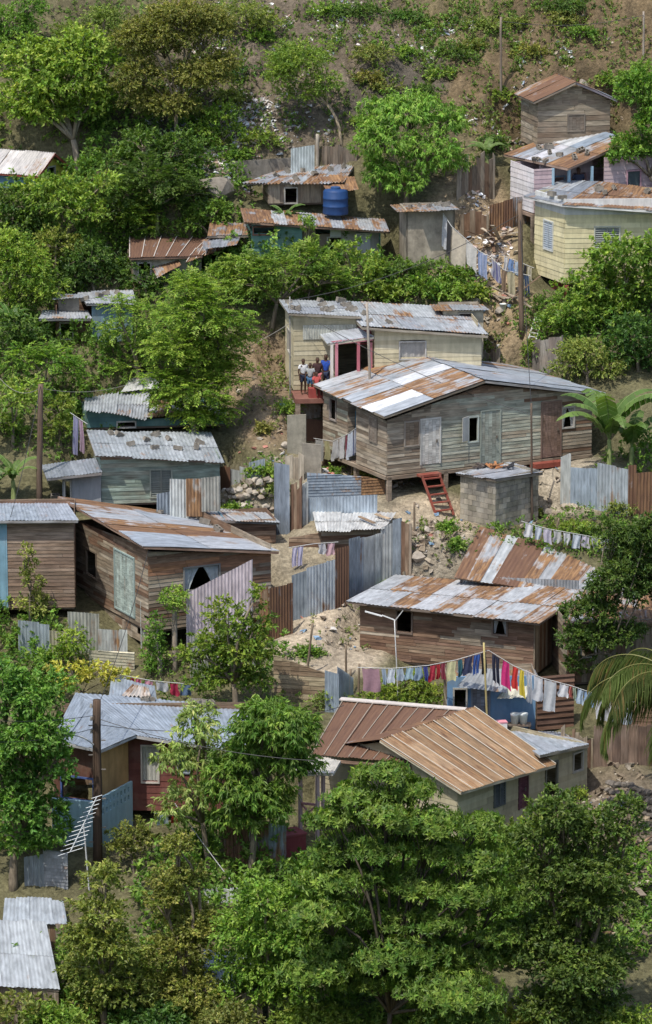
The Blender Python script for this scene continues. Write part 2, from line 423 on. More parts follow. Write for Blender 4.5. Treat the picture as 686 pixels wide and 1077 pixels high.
        if kind in ('louvre', 'curtain', 'panes', 'dark', 'boards', 'drape'):
            mb = MB(); fr(mb); o = mb.build('window', PAINT, s.par)
            if label: o['label'] = label
            if kind == 'louvre':
                l = MB(); v = v0+.02
                while v < v1-.03:
                    l.hexa(np.array([s.pt(u0, v, .035), s.pt(u1, v, .035), s.pt(u1, v+.012, .03), s.pt(u0, v+.012, .03)]),
                           np.array([s.pt(u0, v+.05, -.02), s.pt(u1, v+.05, -.02), s.pt(u1, v+.062, -.025), s.pt(u0, v+.062, -.025)]), col*(.9+.2*rng.random())); v += .085
                m = (u0+u1)/2; l.hexa(np.array([s.pt(m-.02, v0, .045), s.pt(m+.02, v0, .045), s.pt(m+.02, v0, .02), s.pt(m-.02, v0, .02)]), np.array([s.pt(m-.02, v1, .045), s.pt(m+.02, v1, .045), s.pt(m+.02, v1, .02), s.pt(m-.02, v1, .02)]), col*.9)
                l.build('louvre', PAINT, o)
            if kind in ('curtain', 'drape'):
                l = MB(); nx = 14
                for (c0, c1, dr) in ((u0, (u0+u1)/2, 1), ((u0+u1)/2, u1, -1)):
                    V = []; Q = []; ny = 5
                    for j in range(ny+1):
                        t = j/ny
                        for i in range(nx+1):
                            q = i/nx; uu = c0+(c1-c0)*q
                            if kind == 'drape':
                                side = c0 if dr > 0 else c1; uu = uu+(side-uu)*(.1+.6*t**.8)
                            V.append(s.pt(uu, v1-(v1-v0)*t*.98, -.05+.015*math.sin(q*14)))
                    for j in range(ny):
                        for i in range(nx): a = j*(nx+1)+i; Q.append([a, a+1, a+nx+2, a+nx+1])
                    l.add(V, Q, None, col)
                l.build('curtain', CLOTH, o)
            if kind in ('panes', 'boards'):
                l = MB()
                if kind == 'boards':
                    n = max(2, int((u1-u0)/.14))
                    for i in range(n):
                        a = u0+(u1-u0)*i/n; b = u0+(u1-u0)*(i+1)/n
                        l.hexa(np.array([s.pt(a+.003, v0, .03), s.pt(b-.003, v0, .03), s.pt(b-.003, v0, 0), s.pt(a+.003, v0, 0)]), np.array([s.pt(a+.003, v1, .03), s.pt(b-.003, v1, .03), s.pt(b-.003, v1, 0), s.pt(a+.003, v1, 0)]), col*(.85+.3*rng.random()))
                    l.build('shutter', WOOD, o)
                else:
                    l.hexa(np.array([s.pt(u0, v0, .0), s.pt(u1, v0, .0), s.pt(u1, v0, -.02), s.pt(u0, v0, -.02)]), np.array([s.pt(u0, v1, .0), s.pt(u1, v1, .0), s.pt(u1, v1, -.02), s.pt(u0, v1, -.02)]), col)
                    l.build('pane', GLASS, o)
            return o
        if kind in ('door', 'vdoor'):
            mb = MB(); n = max(2, int((u1-u0)/.13)); ad = .0
            for i in range(n):
                a = u0+(u1-u0)*i/n; b = u0+(u1-u0)*(i+1)/n
                mb.hexa(np.array([s.pt(a+.004, v0+.02, .03), s.pt(b-.004, v0+.02, .03), s.pt(b-.004, v0+.02, 0), s.pt(a+.004, v0+.02, 0)]), np.array([s.pt(a+.004, v1, .03), s.pt(b-.004, v1, .03), s.pt(b-.004, v1, 0), s.pt(a+.004, v1, 0)]), col*(.88+.22*rng.random()))
            o = mb.build('door', WOOD if mat is None else mat, s.par)
            if label: o['label'] = label
            f = MB(); fr(f, sill=False); f.build('frame', PAINT, o)
            h = MB(); h.box(s.pt(u1-.12, v0+(v1-v0)*.48, .05), .05, .05, .1, 0, (.12,.1,.08)); h.build('handle', PLAIN, o)
            return o
        if kind == 'doorway':
            f = MB(); fr(f, sill=False); o = f.build('doorway', PAINT, s.par); return o
# ---------------------------------------------------------------- roofs of corrugated sheets
def roof(parent, q, nu, nv, rusts, pal=None, name='roof', wave=.12, amp=.012, gap=0., label=None, edge=None, rag=.04, seam=None, lift=0., mat=None):
    """q = [p00, p10, p11, p01]; corrugations run p00->p01 (v); rusts(i, j) or (lo, hi)"""
    p00, p10, p11, p01 = [np.array(p, float) for p in q]; pal = pal or ZINC
    nrm = np.cross(p10-p00, p01-p00); nrm /= np.linalg.norm(nrm)
    if nrm[2] < 0: nrm = -nrm
    LU = (np.linalg.norm(p10-p00)+np.linalg.norm(p11-p01))/2; LV = (np.linalg.norm(p01-p00)+np.linalg.norm(p11-p10))/2
    def bl(u, v): return (p00*(1-u)+p10*u)*(1-v)+(p01*(1-u)+p11*u)*v
    mb = MB(); sw = 1/nu; sl = 1/nv
    for j in range(nv):
        for i in range(nu):
            r = rusts(i, j) if callable(rusts) else rng.uniform(*rusts)
            col = pick(pal, .1) if not isinstance(r, tuple) else np.array(r[1]); r = r[0] if isinstance(r, tuple) else r
            u0 = i*sw-.015/LU*2; u1 = (i+1)*sw+.03/LU; v0 = j*sl-(rng.random()*rag/LV if j == 0 else .06/LV); v1 = (j+1)*sl+(rng.random()*rag/LV)
            z = lift+.012*(i % 2)+.016*(j)+.006*rng.random(); tw = (rng.random()-.5)*.02
            k = max(6, int((u1-u0)*LU/wave*4)); nvv = 4
            uu = np.linspace(u0, u1, k+1); vv = np.linspace(v0, v1, nvv+1)
            off = rng.random(2)*50; V = []; UV = []
            sag = .012*rng.standard_normal()
            for b in vv:
                for a in uu:
                    t = (b-v0)/(v1-v0)
                    V.append(bl(a, b)+nrm*(z+amp*math.sin(2*math.pi*a*LU/wave)+tw*((a-u0)/sw-.5)*(t-.5)*2+sag*math.sin(math.pi*t)+(0 if j or b > v0 else -.0)))
                    UV.append(((a-u0)*LU+off[0], (b-v0)*LV+off[1]))
            m = k+1; Q = [[y*m+x, y*m+x+1, (y+1)*m+x+1, (y+1)*m+x] for y in range(nvv) for x in range(k)]
            mb.add(V, Q, None, col, UV, r)
    o = mb.build(name, METAL if mat is None else mat, parent, smooth=True)
    if label: o['label'] = label
    if seam:   # pale battens / exposed seams along the slope
        s = MB()
        for i in range(nu+1):
            a = bl(i/nu, 0)+nrm*(amp+.022+lift); b = bl(i/nu, 1)+nrm*(amp+.022+.016*nv+lift); s.beam(a, b, .03, .012, seam)
        s.build('roof_seam', PAINT, o)
    if edge is not None:
        s = MB(); s.beam(p00-nrm*.05, p10-nrm*.05, .03, .09, edge); s.beam(p00-nrm*.05, p01-nrm*.05, .03, .09, edge); s.beam(p10-nrm*.05, p11-nrm*.05, .03, .09, edge)
        s.build('fascia', WOOD, o)
    return o
# ---------------------------------------------------------------- house frame
class Frame:
    def __init__(s, px, pg, pf, phi, a, b, Y=None, sa=0., sb=0., padm=.3, fall=1.3, nopad=False):
        Y = hitH(px, pg) if Y is None else Y
        s.O = P(px, pg, Y); s.zg = s.O[2]; s.zf = zpy(pf, Y); s.O[2] = s.zf; s.Y = Y
        ph = R(phi); s.Bv = np.array([math.cos(ph), math.sin(ph), 0]); s.Av = np.array([-math.sin(ph), math.cos(ph), 0]); s.phi = ph
        s.La = s.ax(a[1]) if isinstance(a, tuple) else a
        s.Lb = s.bx(b[1]) if isinstance(b, tuple) else b
        if not nopad:
            c = s.O+s.Av*s.La/2+s.Bv*s.Lb/2
            pad(c[0], c[1], s.Bv[0], s.Bv[1], s.La/2+padm, s.Lb/2+padm, s.zg+sa*s.La/2+sb*s.Lb/2, sa, sb, fall)
    def pt(s, a, b, h=0.): return s.O+s.Av*a+s.Bv*b+np.array([0, 0, h])
    def at(s, a, b, py):
        p = s.pt(a, b); p[2] = zpy(py, p[1]); return p
    def solve(s, px, base, d):
        k = (px-CX0)/FPX; f0 = base[1]*cp-(base[2]-ZC)*sp
        return float((k*f0-base[0])/(d[0]-k*d[1]*cp))
    def bx(s, px, a=0.): return s.solve(px, s.pt(a, 0), s.Bv)
    def ax(s, px, b=0.): return s.solve(px, s.pt(0, b), s.Av)
    def ht(s, py, a=0., b=0.): p = s.pt(a, b); return zpy(py, p[1])-s.zf
    def shell(s, par, h, pal, parts='br', htop=None, floor=True, bh=.18, mat=None):
        """plain back (b) / right (r) / left (l) walls, and a floor"""
        h2 = htop if htop is not None else h
        if 'b' in parts: Wall(s.pt(s.La, s.Lb), s.pt(s.La, 0), par, h2).finish_(pal, bh)
        if 'r' in parts: Wall(s.pt(0, s.Lb), s.pt(s.La, s.Lb), par, [('h', 0, h), ('h', 1, h2)]).finish_(pal, bh)
        if 'l' in parts: Wall(s.pt(s.La, 0), s.pt(0, 0), par, [('h', 0, h2), ('h', 1, h)]).finish_(pal, bh)
        if floor:
            m = MB(); e = .02; b4 = np.array([s.pt(e, e, -.08), s.pt(e, s.Lb-e, -.08), s.pt(s.La-e, s.Lb-e, -.08), s.pt(s.La-e, e, -.08)]); m.hexa(b4, b4+[0, 0, .07], (.17,.13,.1)); m.build('floor', WOOD, par)
    def posts(s, par, spots, r=.07, col=(.26,.21,.16), zg=None):
        for (a, b) in spots:
            p = s.pt(a, b); g = min(float(ground(p[0], p[1]))-.15, s.zf-.2); m = MB(); m.box((p[0], p[1], g), r*2, r*2, s.zf-.08-g, s.phi, np.array(col)*(.85+.3*rng.random())); m.build('post', WOOD, par)
def _fin(s, pal, bh=.18): s.finish(s.clap(pal, bh, (2, 5)), WOOD)
Wall.finish_ = _fin
# ================================================================ house frames first: their pads shape the hillside
FR = {}
def fr(k, *a, **kw): FR[k] = Frame(*a, **kw); return FR[k]
fr('cabin', 565, 168, 156, 12, 2.6, ('x', 641))
fr('pink', 561, 246, 224, 20, ('x', 537), ('x', 720), sa=.2, sb=.1)
fr('yellow', 593, 318, 298, 3, 3.2, ('x', 720), sa=.25)
fr('porch', 309, 418, 410, 6, 3.2, ('x', 502), sa=.05)
fr('main', 407, 526, 500, 27, ('x', 340), ('x', 622), sa=.06, sb=.09)
fr('cube', 521, 558, 558, 45, ('x', 484), ('x', 566), fall=1.)
fr('rustroof', 561, 714, 710, 68, ('x', 379), 3.6, sb=.05)
fr('leftmid', 157, 690, 664, 27, ('x', 80), ('x', 285), sa=.18, sb=.0)
fr('farleft', -40, 652, 640, 3, 3.5, ('x', 79), sa=.1)
fr('greyroof', 107, 540, 530, 8, 3.2, ('x', 231))
fr('teal', 92, 456, 450, 8, 2.6, ('x', 236))
fr('sheds', 60, 362, 360, 6, 2.2, ('x', 140))
fr('rusty', 140, 296, 294, 8, 2.2, ('x', 212))
fr('tealtop', 265, 276, 274, 6, 2.4, ('x', 400))
fr('junktop', 283, 216, 214, 8, 2.2, ('x', 342))
fr('concshed', 427, 284, 283, 6, 2.2, ('x', 478))
fr('yellowleft', 38, 204, 200, 62, ('x', -30), ('x', 70))
fr('blueroof', 103, 880, 868, 40, 3.0, 1.7, nopad=True)
fr('bottom', 481, 905, 888, 49, 6.0, ('x', 617), sa=.05, sb=.1)
fr('smallshed', 237, 574, 573, 12, 1.8, ('x', 290), fall=.8)
fr('ivyhouse', 596, 722, 718, 8, 2.6, ('x', 730))
fr('bluewall', 470, 772, 768, 2, 1.6, ('x', 563), fall=.8)
fr('backshack', 466, 382, 378, 4, 2.0, ('x', 508))
_f = FR['blueroof']; pad(_f.O[0]+1.6, _f.O[1]+1.6, 1, 0, 2.6, 3.6, _f.zg, .05, 0)
pad(*(P(345, 672, hitH(345, 672))[:2]), 1, 0, 2.0, 1.9, P(345, 672, hitH(345, 672))[2], .26, .03, 1.2)
pad(*(P(460, 560, hitH(460, 560))[:2]), 1, 0, 1.0, 1.0, P(460, 560, hitH(460, 560))[2]+.2, .1, 0, 1.5)

def house(key, label, name='wooden_house', cat='house', group=None):
    f = FR[key]; c = f.pt(f.La/2, f.Lb/2); h = empty(name, (c[0], c[1], f.zg), label, cat, group); return f, h
def P3(*t): return [P(*x) for x in t]
# ---------------------------------------------------------------- weathered cabin, top right
f, h = house('cabin', 'small weathered grey plank cabin with rusty gable roof high on the bare slope')
w = Wall(f.pt(0,0), f.pt(0,f.Lb), h, [(560,107),(605,89),(646,107)]); w.open(598,121,614,137,'boards',col=(.2,.17,.14))
w.finish(w.clap(GREYW, .22), WOOD)
w = Wall(f.pt(f.La,0), f.pt(0,0), h, f.ht(106)); w.finish(w.clap(GREYW, .22), WOOD)
f.shell(h, f.ht(106), GREYW)
bm_ = f.bx(605, -.3)
hr, he = zpy(86, f.at(-.3, bm_, 86)[1])-f.zf, zpy(107, f.at(-.3, -.25, 107)[1])-f.zf
roof(h, [f.pt(f.La+.2,-.25,he), f.pt(-.3,-.25,he), f.pt(-.3,bm_,hr), f.pt(f.La+.2,bm_,hr)], 4, 1, (.8,.98), edge=(.3,.25,.2))
roof(h, [f.pt(-.3,2*bm_+.25,he), f.pt(f.La+.2,2*bm_+.25,he), f.pt(f.La+.2,bm_,hr), f.pt(-.3,bm_,hr)], 4, 1, (.5,.8), edge=(.2,.2,.25))
# ---------------------------------------------------------------- pink house on stilts
PINK = [(.46,.35,.36),(.50,.39,.40),(.43,.32,.34)]; WPINK = [(.62,.60,.62),(.66,.62,.64)]
f, h = house('pink', 'pink clapboard house on stilts with open porch and patchwork tin roof, above the yellow house')
Ht = f.ht(178)
w = Wall(f.pt(f.La,0), f.pt(0,0), h, [(536,168),(561,178)]); w.finish(w.clap(WPINK, .2), PAINT, 'white and pink side wall')
be = f.bx(580)
w = Wall(f.pt(0,0), f.pt(0,be), h, Ht); w.finish(w.clap(PINK, .17), PAINT)
b2 = f.bx(624, 1.2)
w = Wall(f.pt(1.3,be), f.pt(1.3,b2), h, Ht+.15); w.open(583,186,593,224,'doorway',col=(.2,.3,.4)); w.open(603,184,615,222,'doorway',col=(.5,.3,.3)); w.finish(w.clap(PINK, .17), PAINT)
w = Wall(f.pt(.2,b2), f.pt(.2,f.Lb), h, Ht+.3); w.open(660,180,673,200,'panes',col=(.05,.05,.06),fcol=(.5,.3,.35)); w.finish(w.clap(PINK, .17), PAINT)
f.shell(h, Ht, PINK)
for px_ in (581, 598, 622):
    m = MB(); b_ = f.bx(px_); m.box(f.pt(-.0, b_, 0), .1, .1, Ht, f.phi, (.3,.45,.55)); m.build('porch_post', PAINT, h)
m = MB(); m.beam(f.at(-.15, f.bx(574), 205), f.at(-.15, f.bx(612), 197), .05, .05, (.65,.5,.12)); m.build('porch_rail', PAINT, h)
ylo, yhi = f.Y, f.Y
e0 = P(530,162,f.Y+3.2); e1 = P(597,177,f.Y-.2); r0 = P(610,131,f.Y+6.0); r1 = P(664,148,f.Y+2.6)
def rr(i, j): return [(.9), (.1,(.62,.64,.66)), (.08,(.6,.62,.64)), (.15,(.30,.36,.43)), (.55), (.8)][i] if j else [(.85),(.35),(.1,(.62,.62,.66)),(.25),(.75),(.9)][i]
roof(h, [e0, e1, r1, r0], 6, 2, rr, edge=(.35,.25,.2))
roof(h, [r1, P(735,170,f.Y+1.8), P(700,150,f.Y+5.5), r0], 6, 1, (.5,.9))
f.posts(h, [(0,0),(f.La,0),(0,f.Lb*.3),(f.La,f.Lb*.3),(0,f.Lb*.6),(f.La/2,0)], .09)
m = MB(); m.beam(f.pt(f.La,-.02,-.12), f.pt(0,-.02,-.12), .08, .14, (.3,.22,.17)); m.beam(f.pt(-.02,0,-.12), f.pt(-.02,f.Lb,-.12), .08, .14, (.3,.2,.17)); m.build('floor_beam', WOOD, h)
# ---------------------------------------------------------------- yellow house
f, h = house('yellow', 'pale yellow clapboard house on stilts with white trim and louvred windows at the right edge')
Ht = f.ht(226); pA = f.pt(0,0); pB = P(562,291,f.Y+2.5); pB[2] = f.zf
w = Wall(pB, pA, h, Ht); w.open(573,233,582,262,'louvre',col=(.40,.45,.5),fcol=(.6,.62,.6)); w.finish(w.clap(YELLOW, .2), PAINT)
w = Wall(pA, f.pt(0,f.Lb), h, Ht); w.open(626,239,651,261,'louvre',col=(.27,.29,.27),fcol=(.45,.45,.38)); w.finish(w.clap(YELLOW, .2), PAINT)
for A_, B_ in ((pB, pA), (pA, f.pt(0,f.Lb))):
    A2 = np.array(A_)+[0,0,Ht]; w = Wall(A2, B_, h, .62, 'trim_board'); w.finish(w.stucco((.6,.6,.58)), PAINT, 'white board trim under the roof')
f.shell(h, Ht+.6, YELLOW, 'br'); w = Wall(f.pt(f.La,0), pB, h, Ht+.6); w.finish_(YELLOW)
y0 = f.Y
roof(h, [P(592,215,y0-.35), P(725,224,y0-.35), P(725,203,y0+3.6), P(630,191,y0+3.6)], 9, 2, (.6,.95), edge=(.6,.6,.58))
roof(h, [P(551,206,y0+2.7), P(592,215,y0-.35), P(630,191,y0+3.6), P(590,190,y0+4.5)], 3, 2, (.05,.3), edge=(.6,.6,.58))
f.posts(h, [(0,.1),(0,1.3),(2.4,-.5),(2.4,1.2),(0,2.6),(0,3.9),(2.4,3)], .08, (.35,.1,.08))
w = Wall(f.pt(1.3,-.3,-.9), f.pt(1.3,2.2,-.9), h, .8, 'under_floor_wall'); w.finish(w.clap([(.22,.06,.05),(.27,.08,.06)], .2), PAINT, 'dark red boards under the floor')
# ---------------------------------------------------------------- porch house (people outside)
f, h = house('porch', 'cream clapboard house with a red framed porch door, people gathered outside')
Ht = f.ht(330); bx_ = f.bx(376)
w = Wall(f.pt(0,0), f.pt(0,bx_), h, [(309,329),(376,333)]); w.open(355,360,375,398,'doorway',col=(.42,.13,.15))
w.finish(w.clap(CREAM, .19), PAINT)
w = Wall(f.pt(0,.35,1.95), f.pt(0,f.bx(374),1.95), h, .55, 'tin_panel'); 
w.A = w.A+w.Nn*.03; w.finish(w.corr([(.5,.5,.44)], (0,.3), .7, .1, .014), METAL, 'painted corrugated strip under the eaves')
w = Wall(f.pt(3.2,0), f.pt(0,0), h, Ht); w.open(303.5,348,306.5,370,'dark'); w.finish(w.clap(CREAM, .19), PAINT)
bw = f.bx(394, -1.0)
w = Wall(f.pt(0,bx_), f.pt(0,bw), h, f.ht(345)); w.open(377,362,392,398,'dark',fcol=(.42,.13,.15)); w.finish(w.clap([(.3,.1,.12),(.33,.13,.14)], .18), PAINT, 'red painted porch wall')
w = Wall(f.pt(0,bw), f.pt(-1.,bw), h, f.ht(349,-1,bw)); w.finish_(CREAM)
w = Wall(f.pt(-1.,bw), f.pt(-1.,f.Lb), h, [(394,346),(502,354)]); w.open(421,360,447,377,'curtain',col=(.5,.48,.45)); w.finish(w.clap(CREAM, .17), PAINT)
f.shell(h, Ht-.4, CREAM)
wr = Wall(f.pt(-1.,f.Lb), f.pt(0,f.Lb), h, 2.2); wr.finish_(CREAM)
ZB = [(.42,.445,.475),(.38,.40,.44),(.46,.48,.5)]
roof(h, [f.at(-.25,-.2,329), f.at(-.25,bx_+.1,333), f.at(3.5,bx_+.1,318), f.at(3.5,-.2,315.5)], 4, 2, (.0,.2), ZB, edge=(.3,.27,.22))
roof(h, [f.at(-1.3,bw-.5,344), f.at(-1.3,f.Lb+.2,353), f.at(3.5,f.Lb,325), f.at(3.5,bx_-.3,318)], 6, 2, lambda i, j: (.2+.15*(i % 3)) if j else (.55 if i in (1,4) else .25), ZB, edge=(.3,.27,.22), lift=.05)
roof(h, [f.at(-1.0,f.bx(345,-1),361), f.at(-1.0,f.bx(393,-1),354), f.at(0,f.bx(374),344.5), f.at(0,f.bx(337),351)], 3, 1, (.0,.25), ZB, name='porch_roof', edge=(.6,.56,.45))
for px_, c in ((349,(.6,.55,.5)), (354,(.5,.2,.24)), (377,(.42,.13,.16)), (390,(.4,.15,.17))):
    b_ = f.bx(px_, -.95); m = MB(); z1 = f.at(-.95, b_, 360)[2]; m.box(f.pt(-.95,b_,0), .11, .11, z1-f.zf, f.phi, c); m.build('porch_post', PAINT, h)
m = MB(); m.beam(f.at(-.95, f.bx(349,-1), 361), f.at(-.95, f.bx(392,-1), 356), .1, .14, (.45,.17,.2)); m.build('porch_beam', PAINT, h)
m = MB(); b0, b1 = -.1, bw; m.hexa(np.array([f.pt(-1.7,b0,-.2), f.pt(-1.7,b1,-.2), f.pt(0,b1,-.2), f.pt(0,b0,-.2)]), np.array([f.pt(-1.7,b0,-.03), f.pt(-1.7,b1,-.03), f.pt(0,b1,-.03), f.pt(0,b0,-.03)]), (.22,.10,.075)); m.build('porch_floor', PAINT, h)
f.posts(h, [(-1.6,0),(-1.6,1.2),(-1.6,2.4),(0,0),(3.1,0)], .09)
# ---------------------------------------------------------------- back shack
f, h = house('backshack', 'low cream shack with a dark doorway behind the porch house', 'shack', 'shack')
w = Wall(f.pt(0,0), f.pt(0,f.Lb), h, f.ht(327)); w.open(483,330,497,352,'doorway',col=(.3,.28,.24)); w.finish(w.stucco((.42,.38,.29)), CONC)
f.shell(h, f.ht(327), GREYW, 'blr'); 
roof(h, [f.at(-.2,-.3,327), f.at(-.2,f.Lb+.2,326), f.at(2.2,f.Lb+.2,320), f.at(2.2,-.3,320)], 3, 1, (.4,.8))
# ---------------------------------------------------------------- main house
f, h = house('main', 'large weathered plank house on stilts, patchwork tin gable roof and red steps')
br = f.bx(509, -.25); La, Lb = f.La, f.Lb
w = Wall(f.pt(0,0), f.pt(0,Lb), h, [(405,443),(509,405),(624,415)])
w.open(426,444,440,468,'boards',col=(.2,.16,.12),fcol=(.3,.26,.22)); w.open(443,441,462,488,'door',col=(.58,.57,.53),label='white board door above the red steps')
w.open(493,439,502,464,'dark',fcol=(.4,.44,.4)); w.open(506,432,525,488,'door',col=(.33,.36,.31),label='grey green door'); w.open(570,423,589,486,'door',col=(.22,.15,.12),label='dark brown door'); w.open(592,429,603,449,'drape',col=(.6,.6,.6),fcol=(.4,.38,.35))
def palm_(u, v):
    x = u/Lb
    if v > 2.55: return MIXW
    if x < .24: return GREYW
    if x < .72: return PALEG
    return BROWN[:1]+GREYW
w.finish(w.clap(palm_, .13, (.7, 2.4)), WOOD, 'front wall of unpainted brown and faded green boards')
u0, v0 = w.uv(486, 438)[0], w.uv(490, 463)[1]; u1, v1 = w.uv(492, 438)[0], w.uv(490, 438)[1]
m = MB(); m.hexa(np.array([w.pt(u0-.1,v0,.25), w.pt(u1+.05,v0,.04), w.pt(u1+.05,v0,.01), w.pt(u0-.1,v0,.22)]), np.array([w.pt(u0-.1,v1,.25), w.pt(u1+.05,v1,.04), w.pt(u1+.05,v1,.01), w.pt(u0-.1,v1,.22)]), (.55,.54,.5)); m.build('shutter', PAINT, h)['label'] = 'white window shutter swung open'
aw0, aw1 = f.ax(375), f.ax(366)
w = Wall(f.pt(aw0,0), f.pt(0,0), h, [(375,428),(407,443)]); w.open(390,440,397,464,'boards',col=(.2,.17,.14)); w.finish(w.clap(GREYW, .15, (.8,2.4)), WOOD)
w = Wall(f.pt(La,0), f.pt(aw1,0), h, [(339,409),(366,424)]); w.open(348,420,354,441,'dark',fcol=(.25,.22,.2)); w.finish(w.clap(GREYW+PALEG[:1], .13, (.8,2.4)), WOOD)
w = Wall(f.pt(aw1,.35), f.pt(aw0,.35), h, 2.5); w.open(367,430,374,458,'door',col=(.10,.24,.33),label='blue side door'); w.finish(w.clap([(.12,.25,.33)], .2), PAINT)
for a_ in (aw0, aw1): w = Wall(*( (f.pt(a_,0), f.pt(a_,.35)) if a_ == aw1 else (f.pt(a_,.35), f.pt(a_,0)) ), h, 2.4); w.finish_(GREYW)
f.shell(h, f.ht(417, 0, Lb), GREYW, 'br')
el, er = -.28, Lb+.3
def r_left(i, j):
    lo = [.3, .45, .6, .35, .58, (.0,(.80,.80,.80)), .05]; up = [.75, .65, .35, (.0,(.66,.67,.68)), .6, .72, .6]
    return (up if j else lo)[i]
roof(h, [f.at(La+.25,el,404), f.at(-.3,el,438), f.at(-.3,br,400), f.at(La+.25,br,371)], 7, 2, r_left, [(.42,.45,.48),(.45,.47,.49)], wave=.13, rag=.15, edge=(.22,.19,.15))
roof(h, [f.at(-.3,er,414), f.at(La+.25,er,388), f.at(La+.25,br,371), f.at(-.3,br,400)], 7, 2, lambda i, j: .1+.12*((i*2+j) % 3) if i < 6 else .6, [(.35,.385,.43),(.385,.41,.45)], wave=.13, rag=.1, edge=(.3,.3,.3), lift=.03)
f.posts(h, [(0,.08),(La*.5,.08),(La,.08),(0,Lb*.28),(0,Lb*.5),(0,Lb*.75),(0,Lb-.1),(La*.5,Lb*.3),(La,Lb*.3),(La*.5,Lb*.6)], .08)
m = MB(); m.beam(f.pt(-.03,0,-.1), f.pt(-.03,Lb,-.1), .1, .13, (.25,.2,.15)); m.beam(f.pt(0,-.03,-.1), f.pt(La,-.03,-.1), .1, .13, (.25,.2,.15)); m.build('floor_beam', WOOD, h)
RED = (.24,.065,.045)
bs = f.bx(452, -.3); gs = f.pt(-1.1, bs+.1); zs = float(ground(gs[0], gs[1]))
m = MB()
for db in (-.36, .36): m.beam(f.pt(-.35,bs+db,-.05), np.array([*(f.pt(-1.15,bs+db+.2)[:2]), zs]), .05, .09, RED)
for k in range(5):
    t = (k+.5)/5.2; p = f.pt(-.35,bs-.34+.2*t,-.05)*(1-t)+np.array([*(f.pt(-1.15,bs-.14)[:2]), zs])*t; q = p+f.Bv*.7; m.beam(p, q, .13, .04, RED)
st = m.build('stair', PAINT, h); st['label'] = 'red painted wooden steps'
m = MB(); m.hexa(np.array([f.pt(-.4,bs-.42,-.13), f.pt(-.4,bs+.45,-.13), f.pt(0,bs+.45,-.13), f.pt(0,bs-.42,-.13)]), np.array([f.pt(-.4,bs-.42,-.04), f.pt(-.4,bs+.45,-.04), f.pt(0,bs+.45,-.04), f.pt(0,bs-.42,-.04)]), RED); m.build('landing', PAINT, st)
b0, b1 = f.bx(561,-.3), f.bx(592,-.3); m = MB(); m.hexa(np.array([f.pt(-.45,b0,-.28), f.pt(-.45,b1,-.28), f.pt(0,b1,-.28), f.pt(0,b0,-.28)]), np.array([f.pt(-.45,b0,-.1), f.pt(-.45,b1,-.1), f.pt(0,b1,-.1), f.pt(0,b0,-.1)]), RED); m.build('doorstep', PAINT, h)
# ---------------------------------------------------------------- concrete block hut
BLK = [(.30,.27,.22),(.25,.23,.18),(.34,.31,.25),(.27,.25,.21),(.37,.33,.26)]
f, h = house('cube', 'square hut of bare concrete blocks with junk on its flat tin roof', 'block_hut', 'hut')
for A_, B_ in ((f.pt(f.La,0), f.pt(0,0)), (f.pt(0,0), f.pt(0,f.Lb)), (f.pt(0,f.Lb), f.pt(f.La,f.Lb)), (f.pt(f.La,f.Lb), f.pt(f.La,0))):
    w = Wall(A_-np.array([0,0,.25]), B_, h, f.ht(504)+.25); w.finish(w.blocks(BLK, .2, .4), CONC)
roof(h, [f.at(f.La+.1,-.1,497), f.at(-.12,-.12,504), f.at(-.1,f.Lb+.1,497), f.at(f.La,f.Lb,487)], 4, 1, (.15,.45), ZB, edge=(.2,.18,.15), rag=.3)
# ---------------------------------------------------------------- brown house under the rust streaked roofs
f, h = house('rustroof', 'long brown plank house under rust streaked roofs behind the colourful washing line')
w = Wall(f.pt(f.La,0), f.pt(0,0), h, [(379,636),(561,655)]); w.open(418,642,433,665,'dark',fcol=(.2,.15,.12)); w.open(519,650,533,667,'drape',col=(.6,.62,.62),fcol=(.2,.15,.12))
w.finish(w.clap(lambda u, v: (GREYW if (int(u*1.3)+int(v*1.1)) % 3 == 0 and v > .8 else BROWN), .12, (.6,2.2)), WOOD)
w = Wall(f.pt(0,0), f.pt(0,f.Lb), h, f.ht(655)); w.finish(w.vert(MIXW, .2), WOOD)
f.shell(h, f.ht(655), BROWN, 'br', f.ht(655)+.1)
def r_low(i, j): return [[.1,.3,.75,.25,.6,.2,.5,.15,.7],[.15,.75,.85,.2,.7,.75,.3,.8,.6]][j][i]
roof(h, [f.at(f.La+.35,-.45,632), f.at(-.35,-.45,655), f.at(-.5,f.Lb+.4,622), f.at(f.La+.3,f.Lb+.4,606)], 9, 2, r_low, [(.5,.52,.54),(.54,.55,.57)], wave=.15, rag=.2, edge=(.2,.16,.13))
yb = f.pt(f.La*.4, f.Lb)[1]+.4
def r_up(i, j): return [.93,.62,(.25,(.5,.52,.52)),.98,.97,.8,.35,.78,.72,.3][i]
roof(h, P3((479,606,yb-.1),(612,627,yb-.8),(644,588,yb+2.6),(504,557,yb+3.0)), 10, 1, r_up, [(.46,.47,.48)], name='upper_roof', wave=.15, rag=.25, edge=(.2,.14,.1))
m = MB(); A_ = P(484,604,yb+.25); B_ = P(608,625,yb-.4); m2 = Wall(A_-np.array([0,0,.9]), B_, h, .85); m2.finish(m2.corr([(.36,.38,.40)], (.2,.6)), METAL)
